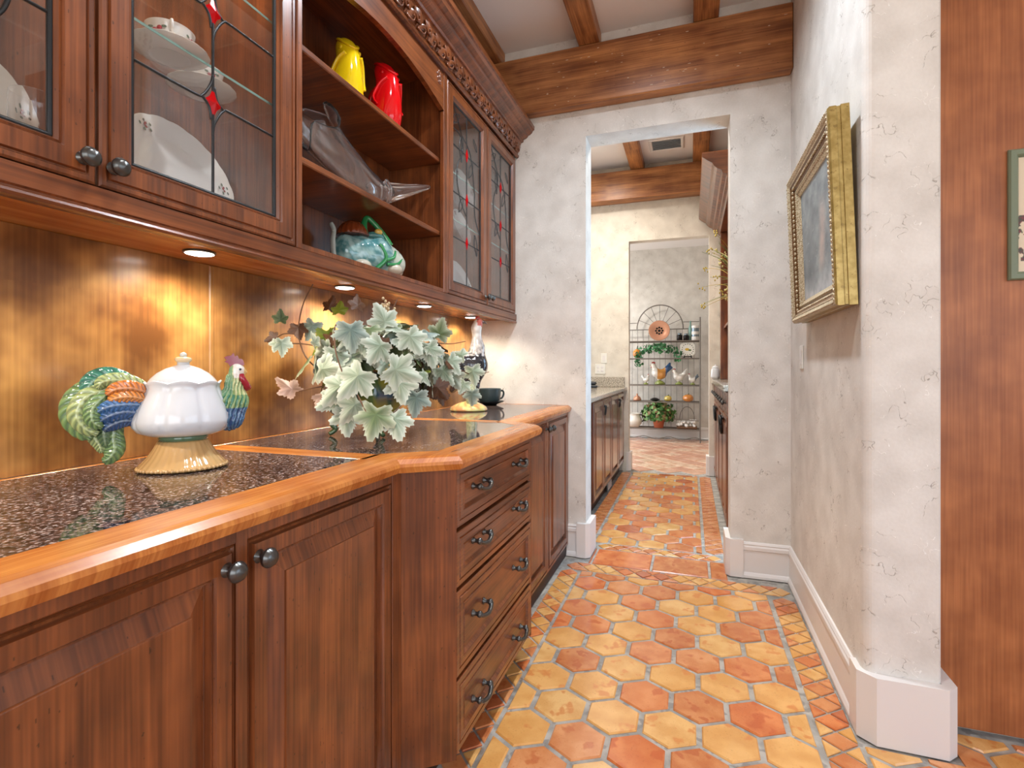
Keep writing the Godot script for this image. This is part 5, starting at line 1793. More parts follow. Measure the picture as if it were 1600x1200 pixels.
func build_fish_tureen() -> void:
	var t := thing("fish_tureen", "teal majolica sea-creature tureen with brown scallop lid, lowest open shelf", "tureen", Vector3(-1.185, 1.5065, -1.675), 0.98)
	var n := FastNoiseLite.new()
	n.frequency = 30.0
	var bones := [[Vector3(-0.06, 0.075, 0), Vector3(0.05, 0.075, 0), 0.070, 0.074], [Vector3(0.05, 0.06, 0), Vector3(0.12, 0.055, 0), 0.062, 0.048], [Vector3(-0.06, 0.05, 0), Vector3(0.07, 0.05, 0), 0.055, 0.055]]
	var bump := func(p: Vector3) -> float: return 0.003 * sin(p.x * 85.0) * clampf(p.y * 10.0, 0, 1) + 0.002 * n.get_noise_3dv(p)
	var paint := func(p: Vector3, _g: Vector3) -> Color:
		var v := n.get_noise_3dv(p)
		var c := L(70, 122, 124).lerp(L(146, 176, 172), clampf(v * 1.6 + 0.5, 0, 1))
		if p.x > 0.09:
			c = c.lerp(L(196, 196, 176), 0.7)
		return c
	var b := MB.new()
	nets(b, bones, 0.03, 0.007, paint, bump, 0.001)
	var bd := obj("bowl", b, M.glaze, t)
	# seaweed: green ribbons running over the body, with the handle arch
	for s in [-1.0, 1.0]:
		b = MB.new()
		b.col = L(44, 132, 76)
		b.tube(arc([Vector3(0.02, 0.015, 0.070 * s), Vector3(0.055, 0.055, 0.078 * s), Vector3(0.045, 0.095, 0.070 * s), Vector3(0.035, 0.11, 0.066 * s)], 5), 0.009, 0.006, 8)
		b.tube(arc([Vector3(0.055, 0.05, 0.078 * s), Vector3(0.09, 0.066, 0.068 * s), Vector3(0.105, 0.095, 0.05 * s)], 5), 0.008, 0.005, 8)
		b.tube(arc([Vector3(0.06, 0.035, 0.076 * s), Vector3(0.11, 0.045, 0.06 * s), Vector3(0.135, 0.07, 0.04 * s)], 5), 0.007, 0.005, 8)
		obj("seaweed", b, M.glaze, bd)
	b = MB.new()
	b.col = L(40, 124, 70)
	b.tube(arc([Vector3(-0.01, 0.150, 0.03), Vector3(0.0, 0.200, 0.0), Vector3(0.02, 0.222, -0.01), Vector3(0.07, 0.175, 0.0), Vector3(0.105, 0.125, 0.01)], 6), 0.012, 0.010, 10)
	b.tube(arc([Vector3(0.0, 0.200, 0.0), Vector3(-0.015, 0.175, -0.02), Vector3(-0.015, 0.150, -0.03)], 5), 0.010, 0.009, 8)
	b.col = L(196, 160, 70)
	b.ball(Vector3(0.045, 0.165, 0.03), Vector3(0.016, 0.013, 0.012))
	b.col = L(60, 112, 110)
	b.ball(Vector3(0.035, 0.150, 0), Vector3(0.045, 0.020, 0.042))
	obj("handle", b, M.glaze, bd)
	b = MB.new()
	b.col = L(112, 52, 28)
	var P := []
	for q in [[0.0, 0.200], [0.02, 0.197], [0.04, 0.184], [0.054, 0.165], [0.060, 0.146], [0.056, 0.142], [0.0, 0.140]]:
		var row := PackedVector3Array()
		for j in 72:
			var a := TAU * j / 72
			var w := 1.0 + 0.06 * absf(sin(a * 9.0)) - 0.03
			row.append(Vector3(-0.045 + cos(a) * q[0] * w, q[1], sin(a) * q[0] * w))
		P.insert(0, row)
	b.grid(P, true)
	obj("scallop_lid", b, M.glaze, t)
	b = MB.new()
	b.col = L(178, 186, 178)
	b.tube(arc([Vector3(-0.105, 0.012, 0.02), Vector3(-0.122, 0.06, 0.022), Vector3(-0.126, 0.11, 0.02), Vector3(-0.120, 0.150, 0.012), Vector3(-0.128, 0.176, 0.004)], 5), 0.016, 0.010, 10, 0.7)
	for k in 8:
		b.ball(Vector3(-0.125, 0.04 + 0.015 * k, 0.034 - k * 0.002), Vector3(0.006, 0.004, 0.005), 6, 4)
	obj("sea_horse", b, M.glaze, bd)
	for s in [[0.10, 0.05], [0.125, 0.0], [0.08, -0.05], [-0.03, 0.062]]:
		b = MB.new()
		b.col = L(186, 178, 160)
		b.ball(Vector3(s[0], 0.024, s[1]), Vector3(0.034, 0.023, 0.028), 12, 8)
		obj("shell", b, M.glaze, bd)

func china_plate(at: Vector3, r: float, tilt: float, label: String, group := "") -> void:
	# stands on its rim and leans back against the cabinet's rear panel (faces +x)
	var t := thing("plate", label, "plate", at, 0, group)
	var prof := [Vector2(0, 0.008), Vector2(r * 0.55, 0.006), Vector2(r * 0.62, 0.004), Vector2(r * 0.68, 0.010), Vector2(r * 0.97, 0.024), Vector2(r, 0.026), Vector2(r * 0.985, 0.028), Vector2(r * 0.68, 0.015), Vector2(r * 0.62, 0.010), Vector2(0, 0.012)]
	var P := []
	var K := []
	for i in prof.size():
		var row := PackedVector3Array()
		var kr := PackedColorArray()
		for j in 72:
			var a := TAU * j / 72
			var w := 1.0 + (0.018 * absf(sin(a * 9.0)) if i >= 4 and i <= 7 else 0.0)
			row.append(Vector3(cos(a) * prof[i].x * w, prof[i].y, sin(a) * prof[i].x * w))
			kr.append(L(226, 224, 220))
		P.append(row); K.append(kr)
	var b := MB.new()
	var up := Basis(Vector3.BACK, -(PI / 2 - tilt))
	b.xf = Transform3D(up, Vector3(0, r * cos(tilt), 0))
	b.grid(P, true, false, false, K)
	obj("dish", b, M.china, t)
	for k in 3:
		var a := 0.5 + k * TAU / 3
		sprig(t, b.xf, Vector3(cos(a) * r * 0.83, 0.0245, sin(a) * r * 0.83), 0.9)

func sprig(t: Node, xf: Transform3D, at: Vector3, s: float) -> void:
	# a small painted flower spray, raised like thick enamel
	var b := MB.new()
	b.xf = xf * Transform3D(Basis(), at)
	b.col = L(96, 110, 96)
	for k in 5:
		var a := TAU * k / 5 + 0.4
		b.ball(Vector3(cos(a) * 0.016 * s, 0, sin(a) * 0.016 * s), Vector3(0.006 * s, 0.0008, 0.0035 * s), 6, 4)
	b.col = L(150, 50, 58)
	for k in 3:
		b.ball(Vector3(-0.006 + 0.006 * k, 0.0004, 0.003 * (k % 2)) * s, Vector3(0.0042 * s, 0.0012, 0.0042 * s), 6, 4)
	obj("painted_sprig", b, M.glaze, t)

func cup_saucer(at: Vector3, turn: float, label_c: String, label_s: String) -> void:
	var t := thing("saucer", label_s, "saucer", at, turn, "china saucers in the near cabinet")
	var b := MB.new()
	b.col = L(224, 220, 214)
	var sc := func(a: float, i: int) -> float: return 1.0 + (0.02 * absf(sin(a * 8.0)) if i > 2 and i < 7 else 0.0)
	b.lathe([Vector2(0, 0.003), Vector2(0.036, 0.003), Vector2(0.038, 0.0005), Vector2(0.042, 0.0005), Vector2(0.070, 0.011), Vector2(0.080, 0.017), Vector2(0.079, 0.019), Vector2(0.042, 0.007), Vector2(0, 0.006)], 64, sc)
	obj("dish", b, M.china, t)
	t = thing("teacup", label_c, "cup", at + Vector3(0, 0.0078, 0), turn, "china teacups in the near cabinet")
	b = MB.new()
	b.col = L(224, 220, 214)
	b.lathe([Vector2(0, 0.002), Vector2(0.022, 0.0), Vector2(0.024, 0.004), Vector2(0.034, 0.010), Vector2(0.044, 0.026), Vector2(0.048, 0.044), Vector2(0.051, 0.054), Vector2(0.049, 0.054), Vector2(0.045, 0.040), Vector2(0.034, 0.014), Vector2(0, 0.007)], 40)
	obj("bowl", b, M.china, t)
	b = MB.new()
	b.col = L(222, 218, 212)
	b.tube(arc([Vector3(0.046, 0.046, 0), Vector3(0.064, 0.048, 0), Vector3(0.070, 0.034, 0), Vector3(0.058, 0.020, 0), Vector3(0.041, 0.018, 0)], 5), 0.0036, -1, 8, 1.0, Vector3.BACK)
	obj("handle", b, M.china, t)
	for k in 4:
		var a := 0.5 + k * TAU / 4
		b = MB.new()
		b.xf = Transform3D(Basis(Vector3.UP, -a), Vector3.ZERO)
		b.col = L(160, 44, 56)
		b.ball(Vector3(0.0468, 0.034, 0.0), Vector3(0.0022, 0.006, 0.006), 8, 5)
		b.ball(Vector3(0.0462, 0.030, 0.010), Vector3(0.0022, 0.005, 0.005), 8, 5)
		b.col = L(96, 112, 96)
		b.ball(Vector3(0.0472, 0.038, -0.010), Vector3(0.0018, 0.003, 0.006), 6, 4)
		b.ball(Vector3(0.0468, 0.036, 0.018), Vector3(0.0018, 0.003, 0.006), 6, 4)
		obj("painted_cherries", b, M.glaze, t)

func glass_goblet(at: Vector3, label: String) -> void:
	var t := thing("goblet", label, "glass", at)
	var b := MB.new()
	b.lathe([Vector2(0, 0), Vector2(0.034, 0.0), Vector2(0.034, 0.003), Vector2(0.006, 0.010), Vector2(0.005, 0.06), Vector2(0.022, 0.072), Vector2(0.036, 0.10), Vector2(0.034, 0.15), Vector2(0.0325, 0.15), Vector2(0.034, 0.10), Vector2(0.02, 0.075), Vector2(0, 0.070)], 24)
	obj("glass_body", b, M.crystal, t)

func build_dishes() -> void:
	var bx0 := WL + 0.018
	china_plate(Vector3(bx0 + 0.055, 1.5005, -0.985), 0.157, 0.33, "large white scalloped dinner plate standing behind the second glass door")
	china_plate(Vector3(bx0 + 0.055, 1.5005, -0.52), 0.15, 0.33, "white dinner plate standing behind the leftmost glass door")
	cup_saucer(Vector3(-1.150, 1.8735, -0.87), -0.6, "white cherry-painted teacup on the nearer saucer behind second glass door", "white china saucer nearer the knob, on the lower glass shelf")
	cup_saucer(Vector3(-1.225, 1.8735, -1.015), -1.2, "white cherry-painted teacup on the farther saucer behind second glass door", "white china saucer farther back, on the lower glass shelf")
	for k in 2:
		glass_goblet(Vector3(-1.17 + 0.03 * k, 1.5005, -0.60 - 0.0 * k + (0.10 if k == 0 else 0.0)), ["clear stemmed goblet farther left behind the leftmost glass door", "clear stemmed goblet nearer the stile behind the leftmost glass door"][k])
	china_plate(Vector3(bx0 + 0.055, 1.5005, -2.28), 0.14, 0.33, "white plate standing low on the left behind the vine-leaded doors")
	china_plate(Vector3(bx0 + 0.055, 1.5005, -2.72), 0.14, 0.33, "white plate standing low on the right behind the vine-leaded doors")
	china_plate(Vector3(bx0 + 0.045, 1.8735, -2.30), 0.105, 0.3, "white plate on the lower glass shelf behind the third glass door")
	china_plate(Vector3(bx0 + 0.045, 1.8735, -2.75), 0.105, 0.3, "white plate on the lower glass shelf behind the fourth glass door")
	china_plate(Vector3(bx0 + 0.045, 2.0985, -2.35), 0.12, 0.3, "white plate on the upper glass shelf behind the third glass door")
	china_plate(Vector3(bx0 + 0.045, 2.0985, -2.80), 0.12, 0.3, "white plate on the upper glass shelf behind the fourth glass door")


# ---------------------------------------------------------------- pictures and wall fittings
func painting_image() -> Image:
	var w := 256
	var h := 256
	var a := nz(w, h, 1, 1, 0.02, 4, 201)
	var b := nz(w, h, 4, 1, 0.10, 2, 202)
	var px := PackedByteArray()
	px.resize(w * h * 3)
	for y in h:
		for x in w:
			var i := y * w + x
			var u := float(x) / w
			var v := float(y) / h
			var s := a[i] / 255.0
			var k := b[i] / 255.0
			var c := C(104, 114, 118).lerp(C(150, 158, 160), s)
			c = c.lerp(C(78, 86, 92), clampf((v - 0.25) * 1.4, 0, 1) * clampf(1.0 - absf(u - 0.22) * 4.0, 0, 1))
			var fig := clampf(1.3 - absf(u - 0.60 - 0.04 * sin(v * 5.0)) * (9.0 + 4.0 * k), 0, 1) * clampf((v - 0.2) * 4.0, 0, 1) * clampf((0.86 - v) * 8.0, 0, 1)
			c = c.lerp(C(190, 170, 160), fig * (0.6 + 0.4 * s))
			c = c.lerp(C(196, 198, 200), clampf((v - 0.80) * 6.0, 0, 1) * (0.5 + 0.5 * s))
			c = c.lerp(C(206, 208, 206), clampf((k - 0.86) * 3.0, 0, 0.4))
			px[i * 3] = c.r8; px[i * 3 + 1] = c.g8; px[i * 3 + 2] = c.b8
	return image(w, h, px)

func build_picture() -> void:
	var w := 0.74
	var h := 0.645
	var t := thing("framed_painting", "ornate gilt-framed grey painting hanging on the right corridor wall", "painting")
	t.transform = Transform3D(Basis(Vector3.UP, -PI / 2) * Basis(Vector3.RIGHT, 0.038), Vector3(WR - 0.0025, 1.352, -2.64))
	var b := MB.new()
	b.rings(w, h, [[0.0, 0.002], [0.0, 0.026], [0.003, 0.028], [0.003, 0.036], [0.001, 0.040], [0.001, 0.058], [0.006, 0.064]], false)
	b.quad(Vector3(w, 0, 0.002), Vector3(0, 0, 0.002), Vector3(0, h, 0.002), Vector3(w, h, 0.002))
	var fr := obj("frame", b, M.gold, t)
	b = MB.new()
	b.rings(w, h, [[0.006, 0.064], [0.014, 0.067], [0.022, 0.063], [0.026, 0.058], [0.030, 0.060], [0.034, 0.058]], false)
	obj("outer_moulding", b, M.gold_pale, fr)
	b = MB.new()
	b.rings(w, h, [[0.034, 0.058], [0.046, 0.050], [0.058, 0.042], [0.064, 0.040]], false)
	obj("dark_cove", b, M.gold_brown, fr)
	b = MB.new()
	b.rings(w, h, [[0.064, 0.040], [0.068, 0.044], [0.076, 0.042], [0.080, 0.036], [0.092, 0.030], [0.094, 0.026]], false)
	obj("inner_moulding", b, M.gold_pale, fr)
	# carved ornament: rows of little leaves and beads
	for q in [[0.012, 0.066, 0.0062, 0.016, "carved_beading", M.gold_pale], [0.047, 0.050, 0.0088, 0.021, "carved_leaf_row", M.gold_pale], [0.070, 0.044, 0.0042, 0.011, "inner_beading", M.gold_pale]]:
		b = MB.new()
		var i: float = q[0]
		var st: float = q[3]
		for k in int((w - 2 * i) / st):
			b.ball(Vector3(i + st * (k + 0.5), i, q[1]), Vector3(q[2], q[2] * 0.7, q[2] * 0.6), 6, 4)
			b.ball(Vector3(i + st * (k + 0.5), h - i, q[1]), Vector3(q[2], q[2] * 0.7, q[2] * 0.6), 6, 4)
		for k in int((h - 2 * i) / st):
			b.ball(Vector3(i, i + st * (k + 0.5), q[1]), Vector3(q[2] * 0.7, q[2], q[2] * 0.6), 6, 4)
			b.ball(Vector3(w - i, i + st * (k + 0.5), q[1]), Vector3(q[2] * 0.7, q[2], q[2] * 0.6), 6, 4)
		var o := obj(q[4], b, q[5], fr)
		o.set_meta("kind", "stuff")
	b = MB.new()
	b.uvquad(Vector3(0.093, 0.093, 0.027), Vector3(w - 0.093, 0.093, 0.027), Vector3(w - 0.093, h - 0.093, 0.027), Vector3(0.093, h - 0.093, 0.027))
	var m := std(Color.WHITE, 0.55)
	m.albedo_texture = ImageTexture.create_from_image(painting_image())
	obj("canvas", b, m, t)
	# the green-framed picture cut by the photo's right edge
	t = thing("framed_picture", "small green-framed picture on the brown wood panel, cut by right edge", "picture", Vector3(0.921, 1.418, -1.998))
	b = MB.new()
	b.rings(0.32, 0.40, [[0, 0.002], [0, 0.010], [0.004, 0.016], [0.018, 0.016], [0.024, 0.010], [0.026, 0.005]], false)
	obj("frame", b, M.green_frame, t)
	var w2 := 128
	var n1 := nz(w2, w2, 1, 1, 0.05, 3, 211)
	var px := PackedByteArray()
	px.resize(w2 * w2 * 3)
	for y in w2:
		for x in w2:
			var i := y * w2 + x
			var c := C(214, 196, 168)
			var v := float(y) / w2
			if v > 0.5 and n1[i] > 150 - int(60 * (v - 0.5)):
				c = C(64, 66, 50) if n1[i] % 3 else C(120, 44, 50)
			px[i * 3] = c.r8; px[i * 3 + 1] = c.g8; px[i * 3 + 2] = c.b8
	b = MB.new()
	b.uvquad(Vector3(0.025, 0.025, 0.006), Vector3(0.295, 0.025, 0.006), Vector3(0.295, 0.375, 0.006), Vector3(0.025, 0.375, 0.006))
	m = std(Color.WHITE, 0.4)
	m.albedo_texture = ImageTexture.create_from_image(image(w2, w2, px))
	obj("print", b, m, t)

func plate_switch(called: String, label: String, at: Vector3, turn: float, gangs: int, outlet := false) -> void:
	var t := thing(called, label, "switch" if not outlet else "outlet", at, turn)
	var w := 0.07 + 0.046 * (gangs - 1)
	obj("cover_plate", bx(Vector3(-w / 2, -0.057, 0.0005), Vector3(w / 2, 0.057, 0.006), 0.0025), M.plate_white, t)
	for k in gangs:
		var x := (k - (gangs - 1) / 2.0) * 0.046
		var b := MB.new()
		if outlet:
			for s in [-0.02, 0.02]:
				b.xf = Transform3D(Basis(Vector3.RIGHT, PI / 2), Vector3(x, s, 0.006))
				b.lathe([Vector2(0.016, 0), Vector2(0.0155, 0.002), Vector2(0, 0.002)], 18)
			obj("socket", b, M.trim, t)
		else:
			b.box(Vector3(x - 0.016, -0.033, 0.006), Vector3(x + 0.016, 0.033, 0.009), 0.0012)
			obj("rocker", b, M.trim, t)

func build_fittings() -> void:
	plate_switch("light_switch", "cream light switch plate on the right wall beside the picture's far edge", Vector3(WR - 0.0003, 1.20, -2.79), -PI / 2, 1)
	# the tall wood panel at the right
	var t := thing("tall_cabinet", "tall plain brown wood cabinet side right of the plaster wall end", "cabinet")
	obj("side_panel", bx(Vector3(0.7075, 0.012, -2.028), Vector3(1.75, 2.95, -1.998), 0.003), M.side_v, t)
	plate_switch("light_switch", "two-gang white switch plate high on the second room's end wall", Vector3(-0.932, 1.255, -5.8495), 0, 1)
	plate_switch("wall_outlet", "wide white outlet plate above the second room's granite splash", Vector3(-0.975, 1.135, -5.8495), 0, 2, true)
	t = thing("wall_phone", "black cordless phone with thin antenna on the second room's end wall", "phone", Vector3(-1.135, 1.36, -5.848))
	obj("handset", bx(Vector3(-0.05, -0.13, 0), Vector3(0.05, 0.04, 0.045), 0.008), M.black, t)
	var b := MB.new()
	b.tube([Vector3(0.03, 0.04, 0.02), Vector3(0.032, 0.2, 0.02)], 0.005, 0.003, 6)
	obj("antenna", b, M.black, t)

# ---------------------------------------------------------------- second room
func ring_pull(parent: Node, at: Vector3, s := 1.0) -> void:
	var b := MB.new()
	var pts := []
	for k in 17:
		var a := TAU * k / 16
		pts.append(Vector3(cos(a) * 0.022 * s, sin(a) * 0.048 * s, 0.016 + 0.004 * sin(a)))
	b.tube(pts, 0.0085 * s, -1, 8, 1.0, Vector3.BACK)
	b.xf = Transform3D(Basis(Vector3.RIGHT, PI / 2), Vector3(0, 0.045 * s, 0))
	b.lathe([Vector2(0.014, 0), Vector2(0.012, 0.008), Vector2(0.008, 0.018), Vector2(0, 0.02)], 12)
	obj("ring_pull", b, M.iron, parent, at)

func build_pantry() -> void:
	var hh := 0.895
	# left run: drawer stack, then two door units
	var t := thing("drawer_cabinet", "narrow stack of drawers at the left of the second room's counter", "cabinet")
	at_front(t, -0.735, -3.30)
	obj("body", bx(Vector3(0.0, 0.10, -0.60), Vector3(0.60, hh, -0.022)), M.gloss_v, t)
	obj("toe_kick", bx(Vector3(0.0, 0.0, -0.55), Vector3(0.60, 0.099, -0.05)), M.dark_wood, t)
	var ys := [[0.105, 0.30], [0.31, 0.50], [0.51, 0.69], [0.70, 0.88]]
	for q in ys:
		var b := MB.new()
		b.rings(0.59, q[1] - q[0], [[0, -0.021], [0, 0.0], [0.03, 0.002], [0.034, -0.004], [0.05, 0.0]])
		var d := obj("drawer", b, M.gloss_v, t, Vector3(0.005, q[0], 0))
		knob(d, Vector3(0.42, (q[1] - q[0]) / 2, 0.0))
	var spec := [[-3.905, 0.90, "dark cabinet door unit with pale daylight sheen, left counter of second room"], [-4.81, 0.95, "farther left door unit of the second room next to the wall end"]]
	for s in spec:
		t = thing("base_cabinet", s[2], "cabinet")
		at_front(t, -0.70, s[0])
		var w: float = s[1]
		obj("body", bx(Vector3(0.0, 0.10, -0.63), Vector3(w, hh, -0.022)), M.gloss_v, t)
		obj("toe_kick", bx(Vector3(0.0, 0.0, -0.58), Vector3(w, 0.099, -0.05)), M.dark_wood, t)
		var hw := w / 2
		for k in 2:
			var d := door_panel(t, Vector3(0.004 + hw * k, 0.11, 0), hw - 0.008, hh - 0.125, "door", Vector2(-1, -1), M.gloss_v)
			if k == 1:
				ring_pull(d, Vector3(0.03, hh - 0.22, 0.0), 0.8)
	var vz := [[-3.66, "steel floor vent grille in the toe kick below the drawer stack"], [-4.74, "steel floor vent grille in the toe kick between the door units"]]
	for v in vz:
		t = thing("toe_kick_vent", v[1], "vent")
		at_front(t, -0.712, v[0])
		obj("frame", bx(Vector3(0, 0.012, -0.02), Vector3(0.22, 0.092, -0.008), 0.003), M.steel, t)
		for k in 5:
			obj("louvre", bx(Vector3(0.012, 0.022 + 0.013 * k, -0.008), Vector3(0.208, 0.029 + 0.013 * k, -0.003)), M.trim, t)
	t = thing("granite_counter", "cream speckled granite counter with low splash in the second room, left", "countertop")
	obj("slab", bx(Vector3(-1.418, hh + 0.002, -5.848), Vector3(-0.672, hh + 0.036, -3.27), 0.004), M.granite_light, t)
	obj("splash", bx(Vector3(-1.418, hh + 0.037, -5.848), Vector3(-0.70, hh + 0.15, -5.826), 0.003), M.granite_light, t)
	t = thing("stapler", "small black gadget lying on the cream granite counter", "gadget", Vector3(-1.04, hh + 0.0365, -5.50), 0.3)
	obj("base", bx(Vector3(-0.09, 0, -0.03), Vector3(0.09, 0.03, 0.03), 0.008), M.black, t)
	obj("arm", bx(Vector3(-0.07, 0.031, -0.022), Vector3(0.08, 0.07, 0.022), 0.012), M.black, t)
	# right side: base units with ring pulls, counter, tall hutch with a cornice
	t = thing("base_cabinet", "right-hand cabinet of the second room with small drawers and oval ring pulls", "cabinet")
	t.transform = Transform3D(Basis(Vector3.UP, -PI / 2), Vector3(0.235, 0, -5.83))
	obj("body", bx(Vector3(0.0, 0.0, -0.62), Vector3(2.05, 0.985, -0.022)), M.cab_v, t)
	for k in 4:
		var x := 0.004 + 0.512 * k
		var d := door_panel(t, Vector3(x, 0.05, 0), 0.504, 0.77, "door")
		ring_pull(d, Vector3(0.44 if k % 2 == 0 else 0.06, 0.66, 0.002), 1.25)
		for j in 2:
			var b := MB.new()
			b.rings(0.248, 0.145, [[0, -0.021], [0, 0], [0.012, 0.002], [0.016, -0.003], [0.02, 0]])
			d = obj("drawer", b, M.cab_h, t, Vector3(x + 0.256 * j, 0.83, 0))
			knob(d, Vector3(0.124, 0.072, 0))
	t = thing("pale_counter", "pale counter on the right-hand cabinets beneath the hutch", "countertop")
	obj("slab", bx(Vector3(0.205, 0.987, -5.846), Vector3(0.895, 1.03, -3.77), 0.006), M.granite_light, t)
	t = thing("hutch", "tall brown hutch with moulded cornice on the second room's right counter", "cabinet")
	var zc := [-5.83, -4.20]
	for z in [[-5.83, -5.68], [-4.62, -4.47]]:
		obj("post", bx(Vector3(0.29, 1.031, z[0]), Vector3(0.36, 2.54, z[1]), 0.004), M.cab_v, t)
	obj("side_panel", bx(Vector3(0.36, 1.031, -5.83), Vector3(0.895, 2.54, -5.81)), M.side_v, t)
	obj("side_panel", bx(Vector3(0.36, 1.031, -4.49), Vector3(0.895, 2.54, -4.47)), M.side_v, t)
	obj("back_panel", bx(Vector3(0.86, 1.031, -5.81), Vector3(0.895, 2.54, -4.49)), M.splash_v, t)
	obj("shelf", bx(Vector3(0.32, 1.55, -5.809), Vector3(0.859, 1.575, -4.491), 0.003), M.cab_h, t)
	var b := MB.new()
	var cp := PackedVector2Array([Vector2(0.89, 2.541), Vector2(0.285, 2.541), Vector2(0.275, 2.56), Vector2(0.255, 2.565), Vector2(0.25, 2.59), Vector2(0.225, 2.60), Vector2(0.215, 2.625), Vector2(0.185, 2.64), Vector2(0.165, 2.66), Vector2(0.15, 2.685), Vector2(0.12, 2.705), Vector2(0.095, 2.725), Vector2(0.082, 2.735), Vector2(0.08, 2.77), Vector2(0.89, 2.77)])
	b.prism(cp, Vector3(0, 0, -4.12), Vector3.RIGHT, Vector3.UP, Vector3(0, 0, -1.715))
	obj("cornice", b, M.cab_h, t)
	# the dried arrangement poking out of the hutch
	t = thing("dried_arrangement", "yellow and green dried stems arching out of the hutch shelf", "plant", Vector3(0.45, 1.576, -5.1))
	b = MB.new()
	b.lathe([Vector2(0, 0), Vector2(0.06, 0), Vector2(0.075, 0.05), Vector2(0.05, 0.14), Vector2(0.06, 0.16), Vector2(0.05, 0.155), Vector2(0, 0.13)], 20)
	obj("vase", b, M.terracotta, t)
	for k in 34:
		var up := rng.randf_range(-0.05, 0.55)
		var out := rng.randf_range(0.08, 0.36)
		var dz := rng.randf_range(-0.35, 0.3)
		b = MB.new()
		b.col = [L(170, 150, 60), L(96, 120, 54), L(190, 180, 120), L(120, 130, 70)][k % 4]
		b.tube(arc([Vector3(0, 0.14, 0), Vector3(-out * 0.4, 0.25 + up * 0.6, dz * 0.4), Vector3(-out, 0.2 + up, dz)], 5), 0.004, 0.0015, 5)
		if k % 2 == 0:
			for j in 6:
				b.ball(Vector3(-out, 0.2 + up, dz) + Vector3(rng.randfn(), rng.randfn(), rng.randfn()) * 0.014, Vector3(0.007, 0.010, 0.007), 5, 4)
		obj("stem", b, M.matte, t)
	for q in [["white_jar", "white lidded jar on the right counter at the foot of the hutch", -5.74, 0.10]]:
		t = thing(q[0], q[1], "jar", Vector3(0.242, 1.0305, q[2]))
		b = MB.new()
		b.lathe([Vector2(0, 0), Vector2(0.035, 0), Vector2(0.046, 0.03), Vector2(0.04, 0.10), Vector2(0.03, 0.115), Vector2(0, 0.116)], 20)
		obj("pot", b, M.white_glaze, t)
		b = MB.new()
		b.lathe([Vector2(0.032, 0.117), Vector2(0.034, 0.122), Vector2(0.02, 0.136), Vector2(0.006, 0.14), Vector2(0.008, 0.15), Vector2(0, 0.153)], 20)
		obj("lid", b, M.white_glaze, t)

# ---------------------------------------------------------------- baker's rack at the far end
const RX := -0.475
const SH := [1.562, 1.292, 0.872, 0.612, 0.192]

